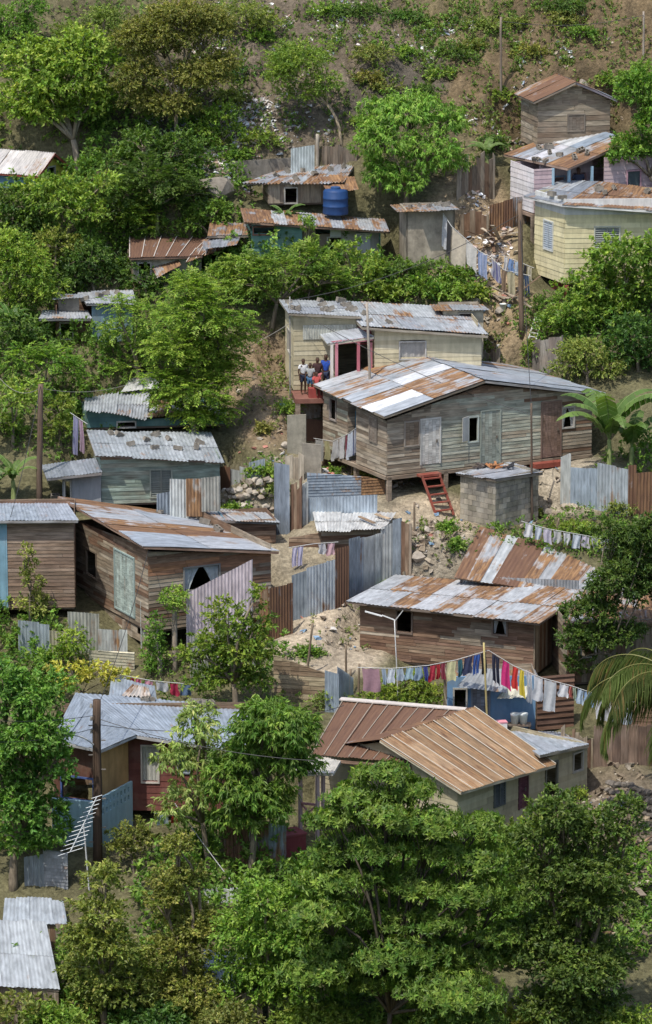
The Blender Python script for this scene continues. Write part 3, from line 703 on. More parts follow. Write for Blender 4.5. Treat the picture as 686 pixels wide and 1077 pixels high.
# ---------------------------------------------------------------- blue shack + board wall
f, h = house('bluewall', 'small blue painted shack with grey tin awning below the washing line', 'shack', 'shack')
BLUE = [(.11,.20,.33),(.13,.23,.36)]
w = Wall(f.pt(0,0), f.pt(0,f.Lb), h, f.ht(712)); w.open(497,722,514,766,'door',col=(.22,.24,.28),label='grey door'); w.open(478,725,490,748,'dark'); w.finish(w.stucco((.15,.27,.42)), PAINT)
f.shell(h, f.ht(712), GREYW, 'blr')
roof(h, [f.at(-.7,.3,722), f.at(-.7,f.bx(532,-.7),728), f.at(.3,f.bx(529),704), f.at(.3,.9,704)], 3, 1, (.1,.3), [(.33,.34,.34)], name='awning')
roof(h, [f.at(-.6,f.bx(524,-.6),734), f.at(-.6,f.bx(552,-.6),734), f.at(0,f.bx(556),722), f.at(0,f.bx(532),722)], 2, 1, (.1,.3), [(.6,.58,.45)], name='awning')
roof(h, [f.at(.2,-.1,713), f.at(.2,f.Lb+.1,713), f.at(1.8,f.Lb+.1,704), f.at(1.8,-.1,704)], 5, 1, (.3,.7))
w = Wall(f.pt(-.1,f.Lb+.02), f.pt(.25,f.bx(604)), h, f.ht(712)); w.finish(w.clap([(.13,.075,.05),(.17,.10,.07),(.1,.06,.045)], .2, lap=.06), WOOD, 'dark brown board wall')
# ---------------------------------------------------------------- left middle brown house
f, h = house('leftmid', 'tall weathered brown plank house with pale blue and curtained windows, left of centre')
La, Lb = f.La, f.Lb
w = Wall(f.pt(La,0), f.pt(0,0), h, [(80,547),(157,577)]); w.open(92,580,102,606,'dark',fcol=(.2,.16,.12)); w.open(122,583,142,643,'boards',col=(.36,.43,.39),fcol=(.30,.38,.36),label='tall faded blue green window')
w.finish(w.clap(lambda u, v: BROWN+GREYW[3:] if v > 2.3 else MIXW, .13, (.6,2.4), rough=.03), WOOD)
w = Wall(f.pt(0,0), f.pt(0,Lb), h, [(157,580),(287,582)]); w.open(194,596,230,619,'drape',col=(.5,.55,.56),fcol=(.2,.2,.19))
w.finish(w.clap(lambda u, v: [(.33,.17,.09),(.28,.15,.09)] if 1.95 < v < 2.35 else MIXW, .14, (1,3)), WOOD)
f.shell(h, 2.6, MIXW, 'br')
def r_j(i, j): return [[.88,.5,.2,.62,.9,.12,.08],[.85,.3,.15,.8,.92,.3,.1]][j][i]
roof(h, [f.at(La+.9,-.25,522), f.at(-.25,-.25,574.5), f.at(-.25,Lb+.2,580), f.at(La+.9,Lb+.2,541)], 7, 2, r_j, [(.40,.44,.49),(.46,.48,.51)], wave=.13, rag=.1, edge=(.3,.2,.15))
f.posts(h, [(.05,.05),(La*.33,.05),(La*.66,.05),(La-.05,.05),(.05,Lb*.5),(.05,Lb-.1)], .09)
w = Wall(f.pt(La,.05,-1.0), f.pt(0,.05,-1.0), h, 1.0, 'skirt'); w.finish(w.clap(MIXW, .22, (.5,1.5), rough=.3), WOOD)
# ---------------------------------------------------------------- far left house
f, h = house('farleft', 'brown clapboard house with flat tin roof and light blue corner at the left edge')
w = Wall(f.pt(0,f.bx(9)), f.pt(0,f.Lb), h, f.ht(549)); w.finish(w.clap([(.26,.19,.14),(.23,.165,.125),(.29,.22,.17)], .13, (1.5,4)), WOOD)
w = Wall(f.pt(0,0), f.pt(0,f.bx(9)), h, f.ht(549)); w.finish(w.vert([(.22,.38,.48)], .2), PAINT, 'light blue board strip')
f.shell(h, f.ht(549), BROWN, 'brl')
roof(h, [f.at(-.3,-.2,548), f.at(-.3,f.Lb+.15,547), f.at(3.8,f.Lb-.35,528), f.at(3.8,-.2,528)], 7, 1, (.02,.25), [(.40,.45,.52),(.44,.48,.55)], edge=(.3,.3,.3))
# ---------------------------------------------------------------- grey green house with patched roof
f, h = house('greyroof', 'faded green plank house with louvred window and stones on its dented grey roof')
w = Wall(f.pt(0,0), f.pt(0,f.Lb), h, [(107,479),(233,485)]); w.open(159,494,180,522,'louvre',col=(.22,.24,.21),fcol=(.3,.33,.28))
w.finish(w.clap(lambda u, v: BROWN if v > 1.62 else GREENW, .15), WOOD)
f.shell(h, f.ht(484), GREENW, 'brl')
roof(h, [f.at(-.3,-.2,478), f.at(-.3,f.Lb+.1,485), f.at(3.6,f.Lb+.1,457), f.at(3.6,-.2,454)], 7, 2, (.0,.3), [(.38,.41,.44),(.43,.46,.49)], wave=.14, amp=.014, rag=.35, edge=(.25,.2,.17))
y_ = f.Y; A_ = P(66,531,y_+.1); B_ = P(106,531,y_-.1); A_[2] = f.zf
w = Wall(A_, B_, h, [(66,503),(106,499)], 'lean_to_wall'); w.open(69,506,74,526,'dark'); w.finish(w.stucco((.30,.31,.32)), PAINT, 'grey cloth covered wall')
roof(h, P3((50,503,y_-.4),(107,497,y_-.5),(100,482,y_+1.7),(44,489,y_+1.9)), 4, 1, (.0,.25), name='lean_to_roof', edge=(.2,.2,.2))
# ---------------------------------------------------------------- teal shed
f, h = house('teal', 'low dark teal shed with crumpled white tin roof behind the feathery tree', 'shed', 'shed')
TEAL = [(.10,.19,.18),(.12,.22,.2)]
w = Wall(f.pt(0,0), f.pt(0,f.Lb), h, [(92,430),(150,441),(236,436)]); w.open(124,444,142,452,'dark'); w.finish(w.clap(TEAL, .2), PAINT)
f.shell(h, .5, TEAL, 'brl')
roof(h, [f.at(-.25,-.1,430), f.at(-.25,f.bx(153),440), f.at(2.6,f.bx(158,2.6),412), f.at(2.6,f.bx(90,2.6),419)], 4, 2, (.0,.35), ZB, rag=.4, amp=.03)
roof(h, [f.at(-.2,f.bx(150),439), f.at(-.2,f.Lb+.1,436), f.at(2.6,f.Lb+.1,425), f.at(2.6,f.bx(155,2.6),420)], 5, 1, (.2,.6), ZB)
roof(h, [f.at(2.4,f.bx(128,2.6),412), f.at(2.4,f.bx(168,2.6),408), f.at(4,f.bx(160,4),388), f.at(4,f.bx(138,4),396)], 3, 1, (.0,.2), [(.6,.6,.6)], name='loose_sheet')
# ---------------------------------------------------------------- shacks left
f, h = house('sheds', 'jumble of low grey sheet roofs and board walls between the left hand trees', 'shack', 'shack')
w = Wall(f.pt(0,0), f.pt(0,f.bx(97)), h, f.ht(336)); w.open(64,340,76,356,'dark'); w.finish(w.clap(BROWN, .18), WOOD)
w = Wall(f.pt(0,f.bx(97)), f.pt(0,f.Lb), h, f.ht(320)); w.finish(w.vert([(.16,.24,.30)], .3), PAINT, 'blue grey wall')
f.shell(h, f.ht(322), BROWN, 'brl')
w = Wall(f.pt(.6,.1,f.ht(334)), f.pt(.6,f.bx(84,.6),f.ht(334)), h, f.ht(314,.6)-f.ht(334), 'upper_wall'); w.finish(w.stucco((.24,.22,.19)), CONC)
roof(h, [f.at(-.9,f.bx(42,-.9),335), f.at(-.3,f.bx(96),335), f.at(.8,f.bx(92,.8),327), f.at(.8,f.bx(46,.8),326)], 4, 1, (.0,.3), ZB, edge=(.2,.2,.2))
roof(h, [f.at(.3,f.bx(56,.3),315), f.at(.3,f.bx(88,.3),313), f.at(1.6,f.bx(86,1.6),309), f.at(1.6,f.bx(58,1.6),310)], 3, 1, (.2,.6), ZB)
roof(h, [f.at(-.2,f.bx(92),319), f.at(-.2,f.bx(143),319), f.at(2.2,f.bx(140,2),306), f.at(2.2,f.bx(84,2),309)], 4, 2, (.0,.4), ZB, rag=.4, edge=(.2,.2,.2))
# ---------------------------------------------------------------- rusty roofed house
f, h = house('rusty', 'low beige house under a dark rusty roof among the trees at upper left')
w = Wall(f.pt(0,0), f.pt(0,f.Lb), h, f.ht(271)); w.open(146,277,158,290,'dark'); w.finish(w.stucco((.33,.31,.25)), CONC)
f.shell(h, f.ht(271), GREYW, 'brl')
roof(h, [f.at(-.3,-.15,271), f.at(-.3,f.Lb,269), f.at(3.0,f.bx(236,3),250), f.at(3.0,f.bx(137,3),249)], 6, 1, (.95,1.), seam=(.55,.5,.45), edge=(.15,.1,.08))
roof(h, P3((196,276,f.Y-.5),(236,262,f.Y+1),(236,253,f.Y+2.2),(206,262,f.Y+1)), 4, 1, (.6,.9), name='side_roof', seam=(.5,.45,.4))
roof(h, P3((166,292,f.Y-.9),(190,279,f.Y-.3),(186,270,f.Y+.6),(160,280,f.Y+.2)), 3, 1, (.6,.9), name='side_roof')
# ---------------------------------------------------------------- teal house with long rust roof
f, h = house('tealtop', 'sea green plank house under a long thin rusty roof in front of the blue tank')
SEA = [(.13,.25,.22),(.15,.29,.25),(.11,.22,.2)]; bq = f.bx(318)
w = Wall(f.pt(0,0), f.pt(0,bq), h, [(265,235),(318,239)]); w.open(267,239,288,246,'dark',fcol=(.2,.09,.07)); w.finish(w.clap(SEA, .18), PAINT)
w = Wall(f.pt(.4,bq), f.pt(.4,f.Lb), h, f.ht(243)); w.open(345,250,360,272,'dark'); w.finish(w.vert([(.35,.33,.3),(.5,.5,.5),(.22,.17,.13)], .5, ragged=.3), PAINT, 'patched board wall')
f.shell(h, f.ht(243), SEA, 'brl')
roof(h, [f.at(-.35,-.3,233), f.at(-.35,f.Lb+.3,243), f.at(2.2,f.bx(404,2.2),231), f.at(2.2,f.bx(254,2.2),219)], 10, 1, lambda i, j: [.9,.85,.4,.8,.3,.75,.2,.85,.35,.6][i], ZB, edge=(.3,.2,.15), rag=.2)
roof(h, P3((219,248,f.Y-.3),(262,247,f.Y+.2),(264,236,f.Y+2.5),(222,232,f.Y+2.5)), 5, 1, (.4,.9), name='side_roof', edge=(.3,.25,.2))
roof(h, P3((214,262,f.Y-1.6),(248,258,f.Y-1.4),(252,250,f.Y),(214,252,f.Y)), 4, 1, (.2,.6), name='side_roof')
# ---------------------------------------------------------------- junk roofed shed at the top
f, h = house('junktop', 'grey shed with cluttered curved tin roof beside the blue tank', 'shed', 'shed')
w = Wall(f.pt(0,0), f.pt(0,f.Lb), h, f.ht(193)); w.open(300,198,312,213,'dark'); w.finish(w.vert(GREYW+[(.35,.36,.34)], .25), WOOD)
f.shell(h, f.ht(193), GREYW, 'brl')
roof(h, P3((256,192,f.Y+.3),(362,191,f.Y-.4),(374,172,f.Y+3),(290,181,f.Y+3)), 8, 2, (.2,.75), ZB, rag=.5, amp=.03, edge=(.3,.28,.25))
roof(h, P3((345,201,f.Y-1.1),(376,197,f.Y-.9),(372,186,f.Y+.3),(335,186,f.Y+.2)), 3, 1, (.7,.95), name='awning', rag=.3)
# ---------------------------------------------------------------- beige block shed
f, h = house('concshed', 'square beige concrete shed with scrap piled on its flat roof near the hanging sheets', 'shed', 'shed')
for A_, B_ in ((f.pt(f.La,0), f.pt(0,0)), (f.pt(0,0), f.pt(0,f.Lb)), (f.pt(0,f.Lb), f.pt(f.La,f.Lb)), (f.pt(f.La,f.Lb), f.pt(f.La,0))):
    w = Wall(A_, B_, h, f.ht(222)); w.finish(w.stucco((.32,.28,.22)), CONC)
roof(h, [f.at(-.3,-.35,223), f.at(-.3,f.Lb+.1,220), f.at(2.4,f.Lb+.1,213), f.at(2.4,-.3,216)], 3, 1, (.3,.8), rag=.4)
# ---------------------------------------------------------------- yellow gable house upper left
f, h = house('yellowleft', 'yellow gabled house with pale tin roof and red bargeboard at the upper left edge')
be = f.Lb; am = be/2
w = Wall(f.pt(0,0), f.pt(0,be), h, [(38,184),(53,163),(70,181)]); w.open(50,176,57,186,'dark'); w.finish(w.clap([(.52,.46,.08),(.55,.5,.1)], .2), PAINT)
w = Wall(f.pt(f.La,0), f.pt(0,0), h, f.ht(184)); w.finish(w.clap([(.12,.22,.3)], .2), PAINT, 'blue side wall')
bm_ = f.bx(53)
f.shell(h, f.ht(184), YELLOW, 'br')
hr = f.ht(161, -.2, bm_); he = f.ht(185, -.2, -.2)
roof(h, [f.pt(f.La+.2,-.2,he), f.pt(-.25,-.2,he), f.pt(-.25,bm_,hr), f.pt(f.La+.2,bm_,hr)], 5, 1, (.0,.55), [(.55,.52,.5)], edge=(.3,.07,.05))
roof(h, [f.pt(-.25,2*bm_+.2,he), f.pt(f.La+.2,2*bm_+.2,he), f.pt(f.La+.2,bm_,hr), f.pt(-.25,bm_,hr)], 5, 1, (.1,.55), [(.5,.5,.5)], edge=(.3,.07,.05))
# ---------------------------------------------------------------- small shed
f, h = house('smallshed', 'tiny shed with rust edged white roof and blue side door', 'shed', 'shed')
w = Wall(f.pt(0,0), f.pt(0,f.Lb), h, f.ht(548)); w.finish(w.clap(BROWN, .15), WOOD)
w = Wall(f.pt(f.La,0), f.pt(0,0), h, f.ht(546)); w.finish(w.clap([(.16,.28,.35)], .3), PAINT, 'blue side')
f.shell(h, f.ht(548), BROWN, 'br')
roof(h, [f.at(-.15,-.2,547), f.at(-.15,f.Lb+.1,549), f.at(1.9,f.Lb+.1,539), f.at(1.9,-.5,535)], 4, 1, (.1,.6), ZB, rag=.2, edge=(.2,.2,.2))
# ---------------------------------------------------------------- ivy house right
f, h = house('ivyhouse', 'grey board house half hidden by creeper under a rusty roof at the right edge')
w = Wall(f.pt(0,0), f.pt(0,f.Lb), h, f.ht(654)); w.open(612,668,626,690,'dark'); w.finish(w.vert(MIXW, .16), WOOD)
f.shell(h, f.ht(654), MIXW, 'brl')
roof(h, [f.at(-.3,-.2,655), f.at(-.3,f.Lb,655), f.at(3.2,f.Lb,618), f.at(3.2,f.bx(604,3.2),620)], 7, 1, (.6,.95), edge=(.2,.15,.1))
# ---------------------------------------------------------------- blue roof house bottom left
f = FR['blueroof']; y0 = f.Y; zf = f.zf
h = empty('painted_house', (*P(135,860,y0+2.5)[:2], f.zg), 'orange, red and light blue house with large blue grey roof behind the dark pole', 'house')
pn = P(103,868,y0); pl = P(58,868,y0+.6); pm = P(136,868,y0+1.6); pr = P(262,868,y0+1.4)
for q in (pn, pl, pm, pr): q[2] = zf
w = Wall(pl, pn, h, [(58,779),(103,787)]); w.open(66,818,98,840,'dark',fcol=(.06,.1,.25)); w.finish(w.stucco((.13,.06,.04)), PAINT, 'dark brown wall')
hl = w.H(w.L)
w = Wall(pn, pm, h, [(103,788),(136,775)]); w.finish(w.stucco((.55,.34,.15)), PAINT, 'orange wall')
w = Wall(pm, pr, h, [(136,776),(262,790)]); w.open(150,785,166,822,'curtain',col=(.6,.6,.55),fcol=(.55,.5,.45)); w.open(208,790,216,800,'dark'); w.open(188,790,200,812,'panes',fcol=(.3,.35,.4)); w.finish(w.clap([(.16,.06,.05),(.185,.068,.055)], .2), PAINT, 'dark red board wall')
m = MB(); bk = [pr+np.array([0,3.2,0]), pl+np.array([0,3.8,0])]
w = Wall(pr, bk[0], h, 2.6); w.finish_(BROWN); w = Wall(bk[0], bk[1], h, 2.8); w.finish_(BROWN); w = Wall(bk[1], pl, h, 2.6); w.finish_(BROWN)
off = np.array([-.02,-.5,-1.0])
LB = (.33,.49,.55)
g0 = P(55,868,y0-.35); g1 = P(106,868,y0-.8); g2 = P(140,868,y0+1.1)
for q in (g0, g1, g2): q[2] = zf-.8
w = Wall(g0, g1, h, zpy(842,y0-.6)-g0[2], 'yard_wall'); w.finish(w.stucco(LB), PAINT, 'light blue yard wall')
w = Wall(g1, g2, h, zpy(832,y0)-g0[2], 'yard_wall')
for k in range(8):
    for r_ in range(2):
        uu = .12+k*(w.L-.2)/8; vv = w.H(.5)-.30-.27*r_
        w.holes.append((uu, uu+.11, vv, vv+.17))
w.finish(w.stucco(LB), PAINT, 'light blue wall with two rows of vent blocks')
roof(h, [P(55,778,y0+.3), P(106,789,y0-.5), P(143,773,y0+1.2), P(80,729,y0+5.4)], 4, 1, (.0,.12), [(.30,.345,.40)], edge=(.5,.5,.5), wave=.13)
roof(h, [P(143,773.5,y0+1.2), P(266,793,y0+.9), P(258,744,y0+4.8), P(80,729,y0+5.4)], 8, 1, (.0,.16), [(.30,.345,.40),(.325,.37,.425)], edge=(.5,.5,.5), wave=.13, lift=.01)
roof(h, P3((115,737,y0+5.3),(165,741,y0+5.0),(162,722,y0+7),(118,712,y0+7.5)), 4, 1, (.0,.2), [(.30,.345,.40)], name='back_roof')
roof(h, P3((128,738,y0+5.35),(158,739,y0+5.1),(156,729,y0+6.),(140,726,y0+6.4)), 3, 1, (.4,.6), [(.6,.55,.5)], name='loose_sheet', lift=.2, amp=.04)
# ---------------------------------------------------------------- bottom house
f, h = house('bottom', 'cream board house with a large orange rusted gable roof and pink railed porch, bottom centre')
Lb = f.Lb; am = 3.0; TAN = [(.42,.37,.25),(.38,.335,.225),(.45,.40,.28)]
bc = f.bx(571)
h_e = f.ht(830); 
w = Wall(f.pt(0,0), f.pt(0,Lb), h, [(481,830),(571,803),(574,797),(617,784)])
w.open(520,818,530,846,'louvre',col=(.12,.13,.13)); w.open(546,812,554,850,'door',col=(.12,.05,.07),label='dark maroon door'); w.open(574,803,585,856,'doorway',col=(.2,.2,.17)); w.open(603,792,612,810,'dark')
w.finish(w.clap(TAN, .2, (1,3)), PAINT)
ht_r = f.ht(780, am, 0)
w = Wall(f.pt(6,0), f.pt(0,0), h, [('h',0,h_e+.1),('h',.5,ht_r),('h',1,h_e)]); w.open(*(lambda q: (q-10, 800, q+6, 824))(425),'panes'); w.finish(w.clap(TAN, .18), PAINT)
f.shell(h, h_e, TAN, 'br')
e, g_ = -.25, -.35
D = f.at(g_, e, 833); C = f.at(g_, bc+.2, 804); A = f.at(am, e, 778); B = f.at(am, bc+.1, 751)
B[2] = A[2]+.05; 
roof(h, [D, C, B, A], 9, 1, (.35,.6), [(.37,.235,.13),(.33,.215,.12),(.42,.28,.165)], name='gable_roof', seam=(.55,.5,.42), edge=(.5,.45,.35), wave=.13)
D2 = f.pt(6.3,e,0); D2[2] = D[2]+.1; C2 = f.pt(6.3,bc+.1,0); C2[2] = D[2]+.1
roof(h, [C2, D2, A, B], 8, 1, (.9,1.), name='gable_roof', wave=.13)
yA, yB = A[1], B[1]
roof(h, P3((328,797,yA+.3),(432,806,yA-.6),(490,751.5,yB-.1),(361,741,yB+1.1)), 8, 1, (1.15,1.25), name='main_roof', seam=(.30,.25,.2), edge=(.3,.2,.15), wave=.13, lift=.12)
m = MB(); m.beam(P(358,741,yB+1.15)+[0,0,.2], P(490,752,yB-.05)+[0,0,.2], .3, .04, (.55,.5,.46)); m.build('ridge_cap', PAINT, h)
roof(h, P3((308,813,yA-1.),(350,813,yA-1.6),(358,800,yA-.2),(327,794,yA+.5)), 3, 1, (.0,.45), [(.7,.66,.58)], name='porch_roof', edge=(.6,.56,.5))
roof(h, P3((568,794,f.at(0,bc,800)[1]-.4),(619,783,f.at(0,Lb,800)[1]-.3),(590,770,f.at(0,Lb,800)[1]+2.6),(530,769,f.at(0,bc,800)[1]+3.4)), 5, 1, (.0,.3), [(.42,.47,.52),(.46,.5,.55)], name='back_roof', edge=(.35,.33,.28))
PK = (.5,.24,.28)
zb = f.zf+.2
for px_, dy in ((316,-1.),(334,-1.4),(340,-.2)):
    m = MB(); q = P(px_, 814, yA+dy); m.box((q[0],q[1],zb-1.2), .1, .1, q[2]-zb+1.2, .7, (.5,.36,.36)); m.build('porch_post', PAINT, h)
q0 = P(316,862,yA-1.); q1 = P(334,864,yA-1.4)
m = MB()
for dz in (0, .55): m.beam(q0+[0,0,dz], q1+[0,0,dz], .06, .07, PK)
m.beam(q0, q1+[0,0,.55], .04, .05, PK); m.beam(q0+[0,0,.55], q1, .04, .05, PK)
m.build('porch_railing', PAINT, h)
# ================================================================ terrain
def zones(px, py, cols):
    c = cols
    def el(cx, cy, rx, ry, col, s=1., soft=.5):
        d = np.hypot((px-cx)/rx, (py-cy)/ry); w = np.clip((1+soft-d)/soft, 0, 1)
        w = w*w*(3-2*w)*s; c[:] = c*(1-w[:, None])+np.array(col)*w[:, None]
    el(560, 60, 150, 75, (.165,.118,.068), .9); el(470, 30, 60, 30, (.17,.15,.08), .5)
    el(300, 60, 110, 90, (.17,.135,.105), .8); el(430, 150, 60, 30, (.14,.12,.07), .6)
    el(495, 260, 40, 70, (.33,.25,.16), .9); el(280, 410, 35, 50, (.27,.20,.13), .9); el(200, 130, 60, 60, (.14,.12,.08), .6)
    el(330, 560, 95, 60, (.31,.265,.19), .9); el(340, 670, 60, 35, (.40,.335,.25), 1); el(455, 550, 40, 25, (.40,.33,.235), 1); el(455, 590, 35, 35, (.30,.26,.2), .9)
    el(590, 510, 60, 25, (.42,.36,.28), .8); el(390, 480, 60, 25, (.36,.3,.22), .8); el(270, 520, 50, 25, (.28,.25,.18), .8)
    el(520, 340, 40, 40, (.32,.24,.15), .8); el(650, 900, 60, 80, (.2,.16,.12), .8)
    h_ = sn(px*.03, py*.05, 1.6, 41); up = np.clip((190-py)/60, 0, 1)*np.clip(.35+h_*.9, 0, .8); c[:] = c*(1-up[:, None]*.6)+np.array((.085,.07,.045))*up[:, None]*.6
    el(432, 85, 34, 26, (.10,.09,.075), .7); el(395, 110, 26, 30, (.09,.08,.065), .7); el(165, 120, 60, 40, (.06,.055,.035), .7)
    return c
xs = np.concatenate([np.linspace(-900, -60, 14), np.linspace(-54, -22, 14), np.arange(-20, 20.01, .16), np.linspace(22, 54, 14), np.linspace(60, 900, 14)])
ys = np.concatenate([np.linspace(-60, 92, 30), np.arange(95, 178, .16), np.linspace(179, 230, 30), np.linspace(240, 3000, 24)])
X, Yg = np.meshgrid(xs, ys); Z = ground(X, Yg)
inn = (np.abs(X) < 21) & (Yg > 98) & (Yg < 177)
# eroded bank and rubble relief
ppx, ppy = proj((X, Yg, Z)) if False else (CX0+FPX*X/((Yg)*cp-(Z-ZC)*sp), CY0-FPX*((Yg)*sp+(Z-ZC)*cp)/((Yg)*cp-(Z-ZC)*sp))
up_ = np.clip((150-ppy)/60, 0, 1)
Z = Z+inn*(.05*sn(X, Yg, 4.1, 5)+.03*sn(X, Yg, 9., 6)+1.35*up_*(.40*np.abs(sn(X, Yg, 1.3, 8))+.22*sn(X, Yg, 3.3, 9)+.12*np.abs(sn(X,Yg,7,10))+.05*sn(X,Yg,15,12)))
from functools import lru_cache
def gz(x, y): return float(ground(x, y))
m = MB(); nx_, ny_ = len(xs), len(ys)
ii = np.arange(nx_*ny_).reshape(ny_, nx_)
Q = np.stack([ii[:-1, :-1], ii[:-1, 1:], ii[1:, 1:], ii[1:, :-1]], -1).reshape(-1, 4)
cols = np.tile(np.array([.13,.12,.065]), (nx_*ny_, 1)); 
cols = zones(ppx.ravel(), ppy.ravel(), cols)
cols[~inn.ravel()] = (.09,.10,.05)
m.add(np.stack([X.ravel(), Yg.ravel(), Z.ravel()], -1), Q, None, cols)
tag(m.build('hillside', GROUND, smooth=True), kind='structure', label='steep earth hillside')

def unit(v): return v/(np.linalg.norm(v, axis=-1, keepdims=True)+1e-9)
ROCKC = [(.40,.35,.28),(.33,.28,.22),(.48,.43,.36),(.25,.21,.17)]
def branch_pts(a, b, bend=.15, n=6):
    a, b = np.array(a), np.array(b); L = np.linalg.norm(b-a); o = rng.normal(size=3)*bend*L; o[2] = abs(o[2])*.5
    t = np.linspace(0, 1, n)[:, None]; return a*(1-t)+b*t+o*np.sin(math.pi*t)*.5+np.array([0, 0, .1*L])*(np.sin(math.pi*t))
# ================================================================ fences, washing, poles, stones, people and other things
def seg(par, x0, yb0, yt0, x1, yb1, yt1, style='corr', pal=ZINC, rust=(.1,.5), Y0=None, Y1=None, name='panel', rag=.1, sw=.75, bw=.14, label=None, below=.25, mid=None, top=None):
    Y0 = hitH(x0, yb0, ground) if Y0 is None else Y0; Y1 = hitH(x1, yb1, ground) if Y1 is None else Y1
    A, B = P(x0, yb0, Y0), P(x1, yb1, Y1); A[2] = min(A[2], B[2])-below; B[2] = A[2]
    w = Wall(A, B, par, [(x0, yt0), (x1, yt1)] if top is None else top, name)
    if style == 'corr': mb, mt = w.corr(pal, rust, sw, .12, .016, rag), METAL
    elif style == 'hcorr': mb, mt = w.clap(pal, .11, (1.5, 2.5), .03), METAL
    elif style == 'vert': mb, mt = w.vert(pal, bw, .16, ragged=rag), WOOD
    elif style == 'clap': mb, mt = w.clap(pal, .16, (.8, 2.5)), WOOD
    else: mb, mt = w.stucco(pal), CONC
    if style == 'hcorr':
        ru = rng.uniform(*rust)
        for i in range(len(mb.ru)): mb.ru[i] = np.full(len(mb.ru[i]), ru)
    return w.finish(mb, mt, label)
def fence(name, label, segs, cat='fence', group=None):
    s0 = segs[0]; Y0 = s0.get('Y0') or hitH(s0['x0'], s0['yb0'], ground); b = P(s0['x0'], s0['yb0'], Y0)
    t = empty(name, b, label, cat, group)
    for s in segs: seg(t, **s)
    return t
def S(x0, yb0, yt0, x1, yb1, yt1, **k): return dict(x0=x0, yb0=yb0, yt0=yt0, x1=x1, yb1=yb1, yt1=yt1, **k)
DZ = [(.30,.34,.38),(.25,.29,.33)]; LZ = [(.46,.48,.47),(.50,.52,.50)]; YZ = [(.40,.37,.27)]
RU = (.92, 1.)
fence('tin_fence', 'zigzag fence of grey and rusty corrugated sheets above the pale dirt yard', [
    S(266,668,622,283,672,616,style='corr',pal=[(.33,.28,.22)],rust=(.7,.8)),
    S(283,674,617,307,667,612,rust=RU), S(307,654,603,322,648,598,pal=DZ,rust=(.1,.3)), S(322,648,596,352,641,587,pal=[(.38,.42,.46)],rust=(.1,.35)),
    S(352,641,577,366,636,574,rust=RU), S(366,634,566,382,628,562,pal=DZ,rust=(.1,.3)), S(382,628,563,400,621,558,pal=LZ,rust=(.0,.2)), S(400,620,555,413,612,549,pal=[(.36,.38,.38)],rust=(.1,.3)),
    S(413,612,546,422,608,543,pal=DZ,rust=(.0,.2)), S(422,608,547,433,604,548,style='vert',pal=BROWN+GREYW)])
yy = hitH(372, 575)
fence('tin_fence', 'horizontal grey corrugated sheet on posts below the small washing line', [S(323,527,497,380,523,501,style='hcorr',pal=DZ,rust=(.2,.3)), S(380,523,501,405,520,505,style='hcorr',pal=[(.3,.22,.15)],rust=(.75,.8))])
fence('tin_fence', 'blue grey sheet fence right behind the white topped lean-to', [S(318,548,524,396,544,520,pal=[(.36,.42,.48)],rust=(.0,.15),rag=.02)])
fence('tin_sheet', 'tall dark grey corrugated sheet standing on end beside brown boards', [S(289,562,486,305,560,489,pal=[(.24,.28,.33)],rust=(.0,.2),rag=0,sw=.6)], 'metal sheet')
fence('board_fence', 'upright rough brown boards right of the tall grey sheet', [S(306,558,505,318,556,502,style='vert',pal=BROWN,rag=.5), S(318,552,508,324,550,506,style='vert',pal=LZ)])
# lean-to beside the fence
Yl = hitH(372, 586, ground)
t = empty('lean_to', P(372,575,Yl), 'junk board lean-to with white sheet roof behind the zigzag tin fence', 'shed')
seg(t, 338,584,556, 392,582,556, 'clap', MIXW, Y0=Yl, Y1=Yl+.3, name='wall'); seg(t, 392,582,553, 412,575,549, 'vert', GREYW, Y0=Yl+.3, Y1=Yl+.8, name='wall'); seg(t, 304,590,566, 338,586,560, 'clap', BROWN, Y0=Yl+.4, Y1=Yl+.2, name='wall')
roof(t, P3((334,557,Yl-.2),(404,556,Yl-.1),(415,541,Yl+1.9),(330,540,Yl+1.9)), 6, 2, (.0,.3), [(.6,.6,.58)], rag=.4, amp=.02)
m = MB(); m.beam(P(378,546,Yl+1)+[0,0,.1], P(394,553,Yl+.2)+[0,0,.1], .12, .04, (.3,.22,.15)); m.beam(P(395,543,Yl+1.4)+[0,0,.08], P(410,548,Yl+.8)+[0,0,.08], .12, .04, (.4,.3,.2)); m.build('loose_board', WOOD, t)
# patched sheets below grey roof
fy_ = FR['greyroof'].Y
fence('tin_sheet', 'bleached dented corrugated sheets leaning together, one with a rust patch', [S(165,546,519,180,544,516,pal=DZ,rust=(.0,.2),Y0=fy_-.9,Y1=fy_-.8,rag=.02), S(179,548,503,198,540,504,pal=LZ,rust=(.0,.15),Y0=fy_-1.0,Y1=fy_-.9,rag=.02), S(196,536,503,212,531,503,pal=LZ,rust=(.72,.78),Y0=fy_-1.1,Y1=fy_-1.1,rag=.02), S(212,531,502,231,528,500,pal=[(.38,.38,.34)],rust=(.3,.4),Y0=fy_-1.1,Y1=fy_-1.0,rag=.02)], 'metal sheet')
fence('tin_fence', 'low broken fence of bent grey and rusty sheets right of the grey roof', [S(228,515,490,243,512,486,pal=BROWN,rust=RU,rag=.3), S(243,510,488,262,505,492,pal=LZ,rust=(.1,.5),rag=.3), S(262,508,484,278,502,480,pal=DZ,rust=(.1,.3),rag=.2)])
